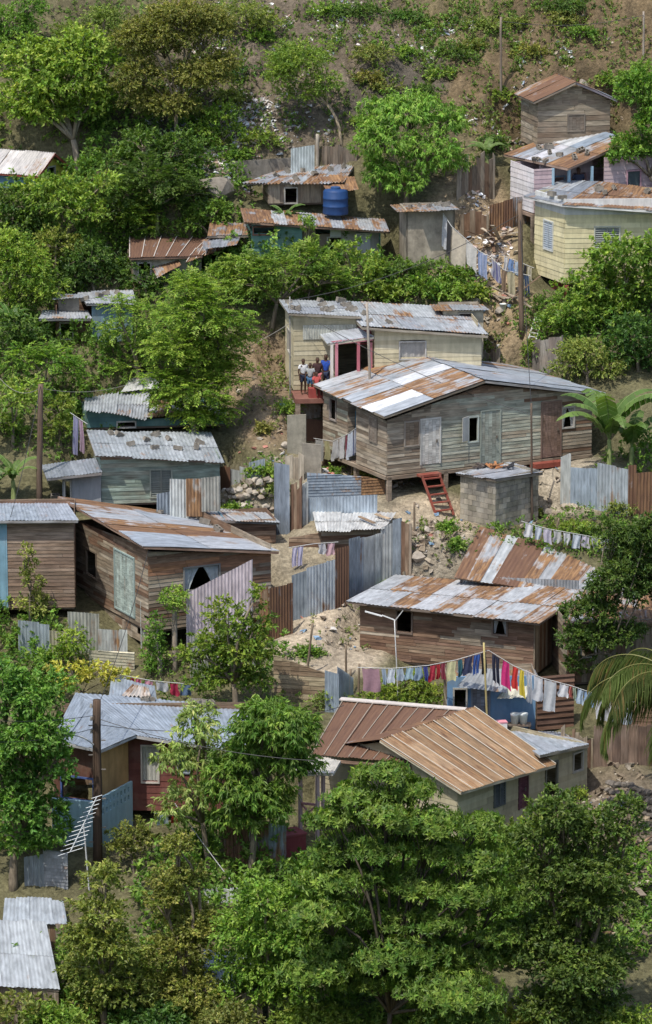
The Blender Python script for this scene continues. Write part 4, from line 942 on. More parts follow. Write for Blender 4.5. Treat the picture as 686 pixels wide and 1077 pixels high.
fence('slab_wall', 'patchwork retaining wall of slabs and rusty tin under the porch house platform', [S(302,476,437,322,480,436,style='stucco',pal=(.27,.25,.2)), S(320,460,440,341,462,442,style='hcorr',pal=BROWN,rust=RU), S(318,496,466,338,498,468,style='stucco',pal=(.3,.27,.22)), S(300,502,474,320,506,476,style='vert',pal=GREYW,rag=.3,bw=.25)], 'wall')
fence('tin_sheet', 'weathered sheet roof piece lying under the porch platform', [S(306,436,421,338,438,421,style='hcorr',pal=[(.4,.35,.3)],rust=(.5,.7))], 'metal sheet')
# right tin fence
fence('tin_fence', 'tall fence of white, blue grey and dark rusty sheets beside the banana plants', [S(590,527,479,600,529,474,pal=LZ,rust=(.0,.2),rag=.15), S(600,530,489,628,536,491,pal=[(.36,.42,.48)],rust=(.0,.25)), S(628,536,486,660,541,492,pal=[(.40,.44,.47)],rust=(.1,.35)), S(660,541,488,668,542,488,rust=RU), S(668,543,496,690,545,494,rust=RU)])
# yard fences at the left middle house
fence('tin_fence', 'yard fence of faded upright sheets under the tall brown house', [S(20,690,652,52,694,655,pal=[(.35,.40,.44)],rust=(.0,.2)), S(52,694,662,72,692,664,style='corr',pal=YZ,rust=(.1,.4)), S(72,688,641,104,686,643,pal=[(.42,.42,.37)],rust=(.1,.4)), S(104,686,657,134,690,660,pal=LZ,rust=(.1,.4),rag=.2)])
fence('tin_fence', 'low yellowed horizontal corrugated sheet between the croton hedge and the house', [S(94,702,684,142,706,686,style='hcorr',pal=YZ,rust=(.1,.2))])
fence('tin_sheet', 'grey upright sheet at the foot of the tall brown house corner', [S(148,682,631,166,682,635,pal=LZ,rust=(.0,.2),rag=.02)], 'metal sheet')
Yq = hitH(230, 700)
t = fence('cloth_screen', 'large lilac pink corrugated screen sloping behind the pollarded tree', [S(196,672,624,265,668,588,pal=[(.68,.59,.63),(.64,.55,.60)],rust=(.0,.05),Y0=Yq-.2,Y1=Yq+.4,sw=1.2,rag=.02)], 'screen')
fence('tin_fence', 'grey sheets under the lilac screen beside the leafy green tree', [S(200,705,668,268,700,660,pal=[(.38,.38,.36)],rust=(.1,.5),Y0=Yq-.6,Y1=Yq-.3)])
# bamboo fence
fence('pole_fence', 'fence of horizontal split bamboo poles at the bottom of the dirt yard', [S(288,728,689,342,738,708,style='clap',pal=[(.30,.24,.16),(.24,.18,.12),(.36,.30,.2)])])
fence('tin_sheet', 'two bent blue grey sheets leaning at the end of the bamboo fence', [S(342,748,702,356,750,706,pal=[(.30,.36,.42)],rust=(.0,.15),rag=.2), S(354,750,700,370,740,712,pal=[(.38,.43,.48)],rust=(.0,.2),rag=.25)], 'metal sheet')
# upper area
fence('board_fence', 'dark weathered board fence on the bank below the small spreading tree', [S(339,170,151,376,170,152,style='vert',pal=[(.13,.11,.09),(.18,.15,.12)],rag=.15)])
fence('retaining_wall', 'low grey retaining wall on the rubbish slope above the cluttered shed', [S(243,182,170,306,180,166,style='stucco',pal=(.22,.20,.17))], 'wall')
fence('metal_sheet', 'pale blue grey sheet standing against the bank above the cluttered shed', [S(306,178,156,330,176,152,pal=[(.42,.47,.48)],rust=(.0,.1),rag=.02,Y0=hitH(318,180)-.1,Y1=hitH(318,180))], 'metal sheet')
fence('board_fence', 'old brown upright plank fence left of the pink house', [S(480,212,165,520,208,158,style='vert',pal=MIXW,rag=.5,bw=.2)])
fence('tin_fence', 'dark rusty tin wall between the beige shed and the pink house stilts', [S(484,250,222,514,250,218,style='vert',pal=MIXW,rag=.3,bw=.3), S(514,246,214,538,240,208,style='corr',pal=DZ,rust=(.85,1.)), S(538,238,206,556,234,204,style='corr',rust=(.6,.9))])
fence('plank_fence', 'short slanting picket boards on the slope right of the back shack', [S(494,384,368,526,386,366,style='vert',pal=GREYW,rag=.25,bw=.12)])
fence('leaning_boards', 'wide grey board panel leaning on the slope behind the main house roof', [S(560,392,358,592,386,352,style='vert',pal=[(.22,.2,.18),(.27,.25,.22)],rag=.1,bw=.4)], 'boards')
fence('slat_fence', 'rough vertical slat fence beside the lower right washing', [S(590,806,765,624,808,768,style='vert',pal=BROWN+GREYW,rag=.4,bw=.14), S(624,808,762,690,806,760,style='vert',pal=[(.14,.1,.08),(.2,.15,.12)],rag=.2,bw=.3)])
fence('plank_wall', 'horizontal brown plank wall behind the palm fronds at the right edge', [S(640,775,715,700,775,715,style='clap',pal=BROWN)], 'wall')
fence('tin_fence', 'row of rusty and dark sheets between the mango tree and porch', [S(236,908,862,262,912,858,rust=RU), S(262,912,862,284,914,862,pal=DZ,rust=(.6,.8)), S(284,914,865,300,916,868,pal=DZ,rust=(.3,.6))])
fence('tin_fence', 'dark grey leaning sheets at the bottom left behind the twin trees', [S(26,930,898,46,932,895,pal=DZ,rust=(.1,.3)), S(46,932,893,72,934,898,style='hcorr',pal=[(.28,.29,.3)],rust=(.1,.2))])
fence('picket_fence', 'white picket fence glimpsed between the bottom trees', [S(214,948,932,276,952,936,style='vert',pal=[(.6,.62,.64)],rag=.1,bw=.12)])
# ---- low roofs at the bottom
def canopy(label, q, nu, nv, rusts, pal, h=1.9, name='lean_to', cat='shed', pole=(.25,.2,.15)):
    pts = P3(*q); c = np.mean(pts, 0); g = gz(c[0], c[1]); t = empty(name, (c[0], c[1], g), label, cat)
    roof(t, pts, nu, nv, rusts, pal, rag=.2, edge=(.25,.2,.16))
    for p in pts:
        gg = gz(p[0], p[1])-.2
        if p[2]-gg > .25: m = MB(); m.box((p[0]*.96+c[0]*.04, p[1]*.96+c[1]*.04, gg), .09, .09, p[2]-gg-.05, 0, pole); m.build('post', WOOD, t)
    A, B = pts[0]*.97+c*.03, pts[1]*.97+c*.03; z0 = min(gz(*A[:2]), gz(*B[:2]))-.1; top = min(A[2], B[2])-z0-.03
    if top > .3: w = Wall((A[0], A[1], z0), B, t, top); w.finish(w.vert(MIXW, .2), WOOD)
    return t
yb_ = lambda py: hitH(100, py)
canopy('wide pale grey sheet roof at the bottom left corner', ((-30,1032,106.0),(62,1040,105.6),(48,972,109.0),(-30,968,109.3)), 6, 2, (.0,.15), [(.45,.48,.5)])
canopy('small blue grey corrugated sheet roof above the bottom left corner roof', ((4,968,109.6),(70,972,109.4),(66,948,110.9),(6,945,111)), 5, 1, (.0,.1), [(.42,.46,.5)])
canopy('grey sheet roof at the bottom edge under the small leafy tree', ((214,1040,105.9),(276,1042,105.8),(262,1003,107.8),(215,1001,107.9)), 5, 1, (.2,.5), [(.38,.4,.42)])
# ---------------------------------------------------------------- raycast placement on what has been built
bpy.context.view_layer.update(); DG = bpy.context.evaluated_depsgraph_get()
def cast(px, py):
    v = Vector(ray(px, py)).normalized(); h = sc.ray_cast(DG, Vector((0, 0, ZC)), v); return h[1], h[2], h[0], h[4]
from mathutils import Vector, Matrix
def block_mesh():
    m = MB(); L, W, H_, t = .36, .17, .15, .035; c = (.24,.215,.18)
    for x in (-L/2+t/2, 0, L/2-t/2): m.box((x, 0, 0), t, W-2*t, H_, 0, c)
    for y in (-W/2+t/2, W/2-t/2): m.box((0, y, 0), L, t, H_, 0, c)
    return m
BL0 = block_mesh().build('concrete_block', CONC); BLn = 0
def stones(spots, where, group, var=0):
    global BLn
    for i, (x, y) in enumerate(sorted(spots)):
        loc, n, ok, _ = cast(x, y)
        if not ok: continue
        if BLn == 0: o = BL0
        else: o = BL0.copy(); COL.objects.link(o)
        BLn += 1
        q = n.to_track_quat('Z', 'Y') if n.z > .2 else Vector((0,0,1)).to_track_quat('Z', 'Y')
        M = Matrix.Translation(loc+n*.02) @ q.to_matrix().to_4x4() @ Matrix.Rotation(rng.random()*3.14, 4, 'Z')
        s = rng.uniform(.75, 1.1); o.matrix_world = M @ Matrix.Diagonal((s, s, s*rng.uniform(.8, 1.2), 1))
        lab = ORD[i] if i < len(ORD) else 'far right'
        tag(o, 'hollow block on %s, %s' % (where, lab), 'concrete block', group)
stones([(304,319),(307,325.5),(311,326),(315,326.5),(336,317.5),(340,322.5),(342,327),(348,327.5),(358,318),(362,322),(366,322.5),(369,326.5),(373,327.5),(382,331),(389,339),(408,340)], 'the porch house roof', 'blocks weighing down the porch house roof')
stones([(567,157),(577,156),(563,169),(568,170),(574,171),(578,162),(589,164),(610,160),(617,163),(604,167)], 'the pink house roof', 'blocks weighing down the pink house roof')
stones([(631,201),(637,204),(628,198),(645,199),(581,206),(592,209),(680,203)], 'the yellow house roof', 'blocks on the yellow house roof')
stones([(116,457),(124,459),(153,464),(163,472),(165,459),(209,467),(206,472),(187,473),(138,469),(176,463)], 'the dented grey roof', 'stones on the dented grey roof')
stones([(58,524),(168,539),(215,551),(229,559)], 'the tall brown house roof', 'blocks on the tall brown house roof')
stones([(154,737),(158,737),(203,739),(208,740),(213,740),(218,741),(223,741)], 'the blue grey roof', 'blocks lined up on the blue grey roof')
stones([(432,219),(442,217),(452,218),(462,216),(470,217)], 'the beige shed roof', 'blocks on the beige shed roof')
stones([(290,186),(302,182),(318,180),(330,184),(348,180),(360,176),(310,190)], 'the cluttered shed roof', 'scrap blocks on the cluttered shed roof')
stones([(90,316),(104,312),(112,310),(124,311),(60,312)], 'the jumbled left shacks', 'blocks on the jumbled shack roofs')
# junk on hut roof
for (x, y, lab, c) in ((510,492,'dark bundle of scrap on the block hut roof, left', (.10,.08,.07)), (521,493,'rusty orange scrap on the block hut roof', (.35,.16,.07)), (531,492,'black tyre like scrap on the block hut roof, right', (.04,.04,.045))):
    loc, n, ok, _ = cast(x, y)
    if ok:
        m = MB()
        for k in range(9): a = rng.normal(size=3)*[.16,.12,.02]; m.beam(np.array(loc)+a+[0,0,.05], np.array(loc)+a+rng.normal(size=3)*[.3,.2,.05]+[0,0,.1], .08, .05, np.array(c)*(.7+.6*rng.random()))
        tag(m.build('scrap_heap', PLAIN), lab, 'scrap')
# ---------------------------------------------------------------- washing lines
def garment(kind, c, L, w, l, col, stripes=None):
    """c: middle of the top edge; L: unit direction along the line"""
    m = MB(); col = np.array(col)*.82+.03; nrm = np.cross(L, [0,0,1]); ph = rng.random()*6; nx, ny = 8, 9
    def strip(prof):
        V = []; C = []
        for j in range(ny+1):
            t = j/ny; a, b = prof(t)
            for i in range(nx+1):
                s = i/nx; x = (a+(b-a)*s)*w
                peg = -.035*abs(math.sin(s*math.pi*2))*(1-t)
                V.append(c+L*(x+.02*math.sin(ph+t*4))+np.array([0,0,-t*l+peg-.03*math.sin(ph+s*5)*t])+nrm*((.02+.035*t)*math.sin(ph+s*9+t*2)+.06*t*math.sin(ph)))
                cc = col
                if stripes is not None and int(s*6) % 2: cc = np.array(stripes)
                C.append(cc)
        n = nx+1; m.add(V, [[j*n+i, j*n+i+1, (j+1)*n+i+1, (j+1)*n+i] for j in range(ny) for i in range(nx)], None, np.array(C))
    if kind == 'trousers':
        strip(lambda t: (-.5+.04*t, .02-.1*min(1, t*3)*.6)); strip(lambda t: (-.02+.1*min(1, t*3)*.6, .5-.04*t))
    elif kind == 'shirt': strip(lambda t: ((-.47-.13*(.62 < t < .95)), (.47+.13*(.62 < t < .95))))
    elif kind == 'dress': strip(lambda t: (-.3-.2*t, .3+.2*t))
    elif kind == 'vest': strip(lambda t: (-.42+.1*(t > .7), .42-.1*(t > .7)))
    else: strip(lambda t: (-.5, .5))
    return m.build(kind, CLOTH, None, True)
CN = 'leftmost|second|third|fourth|fifth|sixth|seventh|eighth|ninth|tenth|eleventh|twelfth|thirteenth|fourteenth|fifteenth|sixteenth|seventeenth|eighteenth|nineteenth|twentieth|twenty first|twenty second|twenty third|twenty fourth|twenty fifth|twenty sixth|twenty seventh|twenty eighth'.split('|')
def line(label, where, pts, items, group):
    """pts: (px, py, Y) along the cord; items: (x0, x1, length px, kind, colour name, colour[, stripe])"""
    pp = P3(*pts); X = [p[0] for p in pts]; m = MB(); m.tube(pp, .012, (.5,.5,.48), 5); tag(m.build('washing_line', PLAIN), label, 'washing line')
    def at(x):
        i = min(max(np.searchsorted(X, x)-1, 0), len(X)-2); t = (x-X[i])/(X[i+1]-X[i]); return pp[i]*(1-t)+pp[i+1]*t, pp[i+1]-pp[i]
    for k, it in enumerate(items):
        x0, x1, l, kind, cn, col = it[:6]; a, _ = at(x0); b, _ = at(x1); L = b-a; w = np.linalg.norm(L); L = L/w; mp = a[1]/FPX/cp
        o = garment(kind, (a+b)/2-[0,0,.01], L, w*.97, l*mp*rng.uniform(1.0, 1.22), col, it[6] if len(it) > 6 else None)
        pos = 'leftmost' if k == 0 else ('rightmost' if k == len(items)-1 else CN[k]+' from the left')
        tag(o, '%s %s %s, %s' % (cn, kind, where, pos), {'sheet':'bed sheet','vest':'vest'}.get(kind, kind), group)
WH = (.72,.73,.76); LB_ = (.45,.56,.68); 
Yb = FR['bluewall'].Y-1.1
line('long cord of colourful washing in front of the brown plank house', 'on the long colourful line', [(376,702,Yb+1.4),(412,703,Yb+1.),(450,700,Yb+.6),(480,694,Yb+.3),(514,684,Yb),(540,700,Yb),(570,713,Yb-.1),(600,721,Yb-.2),(630,731,Yb-.2),(668,738,Yb-.2)], [
 (381,400,22,'towel','dusty pink',(.48,.28,.33)),(401,407,15,'vest','light blue',LB_),(408,416,14,'shirt','pale blue white',(.62,.68,.76)),(417,425,13,'shirt','pale blue',(.5,.6,.7)),(427,435,13,'shirt','pale turquoise',(.35,.5,.58)),(436,444,14,'shirt','greyish blue',(.3,.42,.55)),(445,451,15,'vest','deep blue',(.06,.08,.35)),(452,458,15,'shirt','crimson',(.45,.02,.05)),(459,463,15,'towel','bright red',(.5,.02,.03)),(464,469,16,'shirt','dark maroon',(.28,.03,.06)),(470,480,20,'shirt','pale yellow',(.62,.60,.34)),(481,487,16,'vest','dark teal',(.03,.14,.18)),(488,497,17,'shirt','navy',(.02,.03,.09)),(498,505,19,'trousers','strong blue',(.04,.12,.42)),(506,512,24,'trousers','black',(.02,.02,.03)),(518,526,28,'trousers','dark navy',(.02,.025,.06)),(527,538,27,'dress','magenta pink',(.68,.02,.20)),(539,545,22,'shirt','scarlet',(.65,.03,.02)),(546,553,25,'dress','bright yellow',(.75,.60,.05)),(554,560,32,'trousers','white',WH),(561,571,24,'shirt','white',WH),(572,585,29,'sheet','greyish white',(.6,.62,.64)),(588,598,14,'shirt','small white',WH),(599,602,12,'towel','red and white',(.55,.15,.12)),(603,606,12,'towel','green white',(.5,.6,.45)),(607,614,14,'shirt','light blue',LB_),(615,624,13,'shirt','blue',(.30,.45,.68)),(627,644,25,'sheet','large white',WH)],
 'clothes on the long colourful washing line')
line('short cord of white washing at the right end of the colourful line', 'beside the palm fronds', [(643,733,Yb-.25),(668,739,Yb-.25)], [(645,655,24,'shirt','big white',WH),(656,665,22,'shirt','bluish white',(.6,.66,.75))], 'white washing beside the palm')
Yw = hitH(600, 585)+.2
line('cord of small white washing above the rust streaked upper roof', 'above the rust streaked upper roof', [(548,548,Yw),(575,556,Yw),(620,564,Yw),(660,572,Yw)], [(x, x+8.5, 13, ['shirt','vest','towel'][i % 3], ['white','bluish white','lilac white','grey white'][i % 4], [(.74,.75,.78),(.62,.68,.76),(.64,.6,.72),(.6,.6,.6)][i % 4]) for i, x in enumerate(range(552, 654, 10))], 'small white washing above the upper roof')
Yt = 147.2
line('sagging cord of sheets between the beige shed and the tall wooden pole', 'on the sagging upper line', [(466,224,Yt+1.),(475,238,Yt+.5),(504,264,Yt),(516,270,Yt-.1),(530,284,Yt-.2),(558,290,Yt-.3)], [(466,470,30,'trousers','white',WH),(471,474,30,'towel','black',(.03,.03,.035)),(475.5,490,37,'sheet','cream',(.66,.58,.46)),(490.5,502,24,'sheet','white',(.70,.68,.64)),(503,513,24,'sheet','blue flowered',(.22,.30,.52),(.4,.45,.6)),(517,527,17,'shirt','patterned white',(.5,.5,.55),(.15,.15,.3)),(528,533,22,'towel','brown',(.28,.19,.12)),(534,542,22,'sheet','cream yellow',(.55,.5,.33)),(546,550,18,'vest','crimson',(.4,.04,.1)),(552,557,22,'trousers','blue denim',(.08,.14,.26))], 'clothes on the sagging upper line')
line('second short cord of washing beside the tall wooden pole', 'on the second cord by the tall wooden pole', [(528,268,Yt+.9),(562,282,Yt+.7)], [(530,534,14,'towel','white',WH),(535,541,12,'shirt','bright blue',(.2,.33,.6)),(541.5,548,13,'shirt','pale blue',(.45,.55,.68)),(551,554,20,'trousers','dark',(.05,.05,.07)),(555,560,18,'shirt','cream',(.6,.55,.42))], 'washing on the second cord by the tall pole')
Yc = FR['main'].Y+3.2
line('short cord of washing beside the left wall of the main house', 'by the main house side wall', [(330,461,Yc+1.2),(350,464,Yc+.3),(365,457,Yc-.4),(378,448,Yc-1.2)], [(332,340,21,'towel','grey',(.38,.38,.36)),(341,347,19,'towel','straw yellow',(.45,.42,.22)),(350,356,20,'shirt','grey white',(.5,.5,.5)),(357,363,21,'shirt','white',(.6,.6,.6)),(363.5,365.5,21,'towel','maroon',(.25,.04,.08)),(366,371,23,'shirt','pale blue',(.55,.6,.68)),(372,376,24,'vest','dark blue and white',(.08,.1,.2),(.5,.5,.5))], 'washing beside the main house')
Yd = hitH(330, 598, ground)+.5
line('short cord with three pieces of washing behind the zigzag tin fence', 'behind the zigzag fence', [(304,576,Yd-.6),(330,572,Yd-.6),(356,570,Yd-.6)], [(307,319,20,'trousers','lilac white',(.58,.56,.75)),(335,343,11,'shirt','white',WH),(344,352,12,'shirt','pale pink',(.68,.45,.5))], 'washing behind the zigzag fence')
Ye = FR['blueroof'].Y+7.6
line('cord of small bright washing behind the blue grey roof', 'behind the blue grey roof', [(122,709,Ye),(160,716,Ye),(205,720,Ye)], [(125,133,9,'shirt','white',WH),(138,142,9,'towel','dark red',(.4,.03,.06)),(143,149,10,'shirt','bright pink',(.65,.15,.25)),(152,161,11,'shirt','rose pink',(.65,.3,.4)),(164,177,10,'towel','white',WH),(179,188,12,'shirt','crimson red',(.5,.02,.08)),(190,202,12,'towel','denim blue',(.1,.17,.3))], 'washing behind the blue grey roof')
line('cord with a blue and a red cloth under the willowy tree', 'under the willowy tree', [(162,856,FR['blueroof'].Y-1.6),(198,852,FR['blueroof'].Y-1.6)], [(165,178,11,'towel','pale blue patterned',(.3,.38,.45)),(180,195,11,'towel','bright red',(.55,.03,.02))], 'cloths under the willowy tree')
line('cord of hanging cloths left of the teal shed', 'left of the teal shed', [(74,434,hitH(80,480)),(92,446,hitH(80,480)-.3)], [(77,82,36,'towel','blue white patterned',(.45,.45,.6),(.2,.2,.35)),(83,88,30,'towel','pink white patterned',(.6,.5,.55),(.35,.2,.3))], 'cloths left of the teal shed')
# ---------------------------------------------------------------- poles, lamps, cables, aerial
def pole(name, label, base, top, r, col, cat='pole', Y=None, lean=0., extra=None, n=8):
    Y = hitH(*base, ground) if Y is None else Y
    b = P(*base, Y); b[2] = min(b[2], gz(b[0], b[1])); tp = P(*top, Y+lean)
    t = empty(name, b, label, cat); m = MB(); q = [b-[0,0,.3]+(tp-b+[0,0,.3])*k/6+rng.normal(size=3)*r*.09*(0 < k < 6) for k in range(7)]; m.tube(q, np.linspace(r, r*.8, 7), col, n); m.build('shaft', WOOD, t, True)
    return t, b, tp
DK = (.085,.06,.045)
t, b, tp = pole('utility_pole', 'thick dark brown wooden pole carrying a street lamp in front of the painted house', (103,905), (102,736), .16, DK)
m = MB()
for k in range(9): z = b+(tp-b)*(.12+.09*k); m.box(z+[-.2*(-1)**k, -.02, 0], .14, .04, .03, 0, (.2,.18,.16))
m.build('step_bolt', PLAIN, t); m = MB()
for k in range(3):
    z = tp-[.16, 0, .25+.42*k]; m.tube([z+[-.02,0,0], z+[-.02,0,.12]], [.05,.035], (.35,.33,.3), 8)
m.build('insulator', PLAIN, t)
la = tp*1.; la[2] = zpy(787, tp[1]); lb = P(75,773,tp[1]-.5); m = MB(); m.tube(branch_pts(la, lb, 0, 8)+np.array([0,0,.0]), .028, (.5,.5,.5), 6); arm = m.build('lamp_arm', PLAIN, t)
m = MB(); m.tube([lb+[.08,0,.0], lb-[.1,.03,-.05], lb-[.3,.06,-.04], lb-[.42,.08,.02]], [.05,.11,.12,.04], (.6,.62,.62), 9); m.build('lamp_head', PLAIN, arm, True)
t, b, tp = pole('street_lamp', 'thin white lamp post with angled arm in front of the brown plank house', (421,740), (415,652), .022, (.7,.7,.68), 'street lamp', Y=FR['rustroof'].Y-2.2)
m = MB(); m.beam(tp, P(402,647,tp[1]), .035, .035, (.7,.7,.68)); m.beam(P(402,648,tp[1]), P(384,643,tp[1]), .07, .04, (.75,.75,.73)); m.build('lamp_arm', PLAIN, t); m = MB(); m.beam(tp-[0,0,.05], P(424,642,tp[1]), .025, .025, (.5,.5,.48)); m.build('bracket', PLAIN, t)
pole('bamboo_prop', 'yellow bamboo pole propping up the colourful washing line', (516,765), (509,676), .04, (.48,.40,.18), 'pole', Y=Yb-.12)
_, _, ptall = pole('utility_pole', 'tall wooden pole beside the hanging washing left of the yellow house', (549,352), (547,214), .11, (.17,.12,.085))
_, _, pleft = pole('utility_pole', 'leaning brown pole among the bushes at the left edge', (41,530), (43,404), .12, (.14,.10,.075))
pole('pole', 'thin grey pole on the bare orange slope at the top', (527,106), (527,18), .06, (.22,.18,.14))
pole('pole', 'thin pole with pale cap at the top right', (677,62), (677,12), .05, (.35,.3,.25))
pole('pole', 'slim dark post in front of the main house between its doors', (560,545), (559,424), .045, (.12,.09,.07), Y=hitH(560,530))
pole('post', 'short stout post on the bank right of the pale blue grey sheet', (334,174), (334,141), .09, (.38,.34,.28), 'post')
pole('pole', 'thin aerial mast rising from the porch house roof', (305,345), (305,312), .025, (.3,.3,.3), Y=FR['porch'].Y-.1)
t, _, ptr = pole('dead_trunk', 'bare pale leaning tree trunk in front of the porch house', (393,402), (386,318), .06, (.36,.32,.27), 'tree trunk', Y=FR['porch'].Y-1.9)
for (x0, y0, x1, y1, lb) in ((321,716,329,655,'slanting stick at the bamboo fence'),(364,722,364,678,'upright post left of the leaning blue grey sheets'),(377,735,378,698,'post at the left end of the colourful line'),(369,735,369,704,'short post beside the leaning blue grey sheets'),(370,500,371,478,'post under the washing beside the main house'),(436,560,436,528,'post on the dirt path by the zigzag fence'),(302,725,301,690,'thin post in the bamboo fence'),(583,560,588,545,'short stick on the rubble by the block hut'),(575,240,577,215,'thin stilt pole under the pink house')):
    pole('fence_post', lb, (x0,y0), (x1,y1), .045, (.22,.17,.12), 'post')
def cable(label, pts, sag=.3, r=.012, col=(.04,.04,.04)):
    m = MB(); Q = []
    for a, b in zip(pts[:-1], pts[1:]):
        a, b = np.array(a), np.array(b)
        for k in range(12): t_ = k/12; Q.append(a*(1-t_)+b*t_-[0,0,sag*4*t_*(1-t_)])
    Q.append(np.array(pts[-1])); m.tube(Q, r, col, 4); tag(m.build('power_cable', PLAIN), label, 'cable')
pt_ = P(102,742,FR['blueroof'].Y-1); mp = hitH(103,905,ground); 
A = P(102,765,mp)
cable('upper cable running left from the thick dark pole', [A+[0,0,.4], P(-60,752,mp-6)], .2)
cable('lower cable running left from the thick dark pole', [A, P(-60,775,mp-6)], .3)
cable('cable running right from the thick dark pole toward the mango tree', [A+[0,0,.3], P(330,800,mp-3)], .25)
cable('slanting guy cable right of the willowy tree', [P(184,845,mp+1), P(250,935,mp-2)], .05, .016, (.3,.3,.3))
cable('pale twisted cable crossing the bright compound leaved tree', [P(0,398,136), P(42,408,pleft[1]), P(160,395,139), P(305,340,FR['porch'].Y-.1)], .35, .011, (.2,.19,.17))
cable('cable from the porch house roof mast up to the tall wooden pole', [P(305,316,FR['porch'].Y-.1), P(547,225,ptall[1])], .5)
cable('cable dropping from the tall wooden pole to the main house', [P(547,230,ptall[1]), P(559,428,hitH(560,530))], .1)
cable('long cable crossing the porch house roof toward the main house', [P(305,322,FR['porch'].Y-.1), P(559,436,hitH(560,530))], .35)
cable('cable from the leaning brown pole down to the far left house', [pleft, P(10,548,FR['farleft'].Y+.3)], .25)
cable('cable from the thick dark pole up to the tall brown house', [A+[0,0,.6], P(157,576,FR['leftmid'].Y)], .35)
cable('cable from the thick dark pole to the orange roofed house', [A+[0,0,.1], P(362,742,FR['bottom'].Y+4)], .5)
cable('thin wire at top right by the pale capped pole', [P(527,22,158), P(677,16,159)], .3)
# TV aerial
t = empty('tv_aerial', P(80,900,mp-1.5), 'tall rooftop television aerial with many cross rods beside the thick dark pole', 'aerial')
a0, a1 = P(74,896,mp-1.5), P(102,838,mp-1.2); m = MB(); m.tube([a0, a1], .018, (.6,.62,.64), 5); m.build('boom', PLAIN, t)
m = MB()
for k in range(13):
    q = a0+(a1-a0)*(k/12); w_ = .42-.02*k; dv = np.array([.93,.2,.25]); m.tube([q-dv*w_, q+dv*w_], .010, (.68,.7,.72), 4)
m.build('rod', PLAIN, t); m = MB(); mm = (a0+a1)/2; m.tube([np.array([mm[0]+.15, mm[1], gz(mm[0], mm[1])-.1]), mm], .025, (.5,.5,.5), 6); m.build('mast', PLAIN, t)
# ---------------------------------------------------------------- water tank, buckets, boxes, ladder, timber
def lathe(m, c, prof, col, n=20):
    V = []; 
    for (r, z) in prof:
        for k in range(n): a = 2*math.pi*k/n; V.append((c[0]+r*math.cos(a), c[1]+r*math.sin(a), c[2]+z))
    Q = [[j*n+k, j*n+(k+1) % n, (j+1)*n+(k+1) % n, (j+1)*n+k] for j in range(len(prof)-1) for k in range(n)]; m.add(V, Q, None, col)
fj = FR['junktop']; c = P(353,225,fj.Y-1.0); t = empty('water_tank', c, 'dark blue plastic water tank under the rusty awning beside the cluttered shed', 'water tank')
m = MB(); lathe(m, c, [(.02,0),(.50,0),(.52,.06),(.50,.3),(.53,.33),(.50,.36),(.50,.62),(.53,.65),(.50,.68),(.50,.92),(.44,1.0),(.02,1.04)], (.015,.05,.15)); m.build('drum', PLAIN, t, True)
m = MB(); lathe(m, c+[0,0,1.02], [(.2,0),(.2,.08),(.01,.1)], (.03,.08,.2)); m.build('lid', PLAIN, t)
fb = FR['bluewall']
t = empty('bench', P(546,770,fb.Y-.35), 'rough bench under the white buckets at the blue shack', 'bench'); zb_ = zpy(761, fb.Y-.35)
m = MB(); c = P(546,761,fb.Y-.35); m.box(c-[0,0,.05], .8, .4, .05, 0, (.2,.17,.14)); m.build('bench_top', WOOD, t)
for sx in (-.35,.35):
    m = MB(); g = gz(c[0]+sx, c[1]); m.box((c[0]+sx, c[1], g-.1), .06, .3, c[2]-.05-g+.1, 0, (.18,.15,.12)); m.build('leg', WOOD, t)
for x, lab in ((541.5,'white plastic bucket on the bench, left one'),(550.5,'white plastic bucket on the bench, right one')):
    c = P(x,761,fb.Y-.35); t = empty('bucket', c, lab, 'bucket', 'white buckets'); m = MB(); lathe(m, c, [(.01,.005),(.12,.005),(.145,.30),(.155,.30),(.155,.335),(.145,.335),(.14,.32),(.01,.31)], (.66,.70,.66)); m.build('pail', PLAIN, t, True); m = MB(); lathe(m, c+[0,0,.335], [(.16,0),(.16,.025),(.01,.03)], (.7,.74,.7)); m.build('lid', PLAIN, t)
c = P(529,326,hitH(529,326,ground)); c[2] = gz(c[0], c[1]); t = empty('bucket', c, 'small white bucket on the bare earth beside the tall wooden pole', 'bucket'); m = MB(); lathe(m, c, [(.01,.005),(.11,.005),(.14,.28),(.145,.28),(.13,.27),(.01,.2)], (.66,.70,.68)); m.build('pail', PLAIN, t, True)
c = P(528,767,fb.Y-.6); t = empty('cool_box', c, 'small white and pink box beside the roof ridge of the orange roofed house', 'box'); m = MB(); m.box(c, .3, .25, .24, .2, (.75,.73,.72)); m.build('box_body', PLAIN, t); m = MB(); m.box(c+[0,0,.24], .32, .27, .05, .2, (.7,.3,.35)); m.build('lid', PLAIN, t)
yr = FR['bottom'].Y-1.2
c = P(306,903,hitH(306,903)); t = empty('water_box', c, 'square dark red tank beside the porch steps', 'tank'); m = MB(); m.box(c-[0,0,.2], .72, .7, 1.05, .5, (.22,.05,.05)); m.build('tank_body', PAINT, t); m = MB(); m.box(c+[0,0,.85], .78, .76, .06, .5, (.26,.07,.07)); m.build('lid', PAINT, t)
yl = hitH(560, 358); t = empty('ladder', P(560,357,yl), 'white painted ladder lying against the slope beside the tall wooden pole', 'ladder'); m = MB()
a0, a1, b0_, b1_ = P(556,356,yl), P(564,330,yl+1.2), P(564,357,yl-.1), P(571,332,yl+1.1)
m.beam(a0, a1, .03, .03, (.5,.5,.48)); m.beam(b0_, b1_, .03, .03, (.6,.6,.58)); m.build('rail', PAINT, t); m = MB()
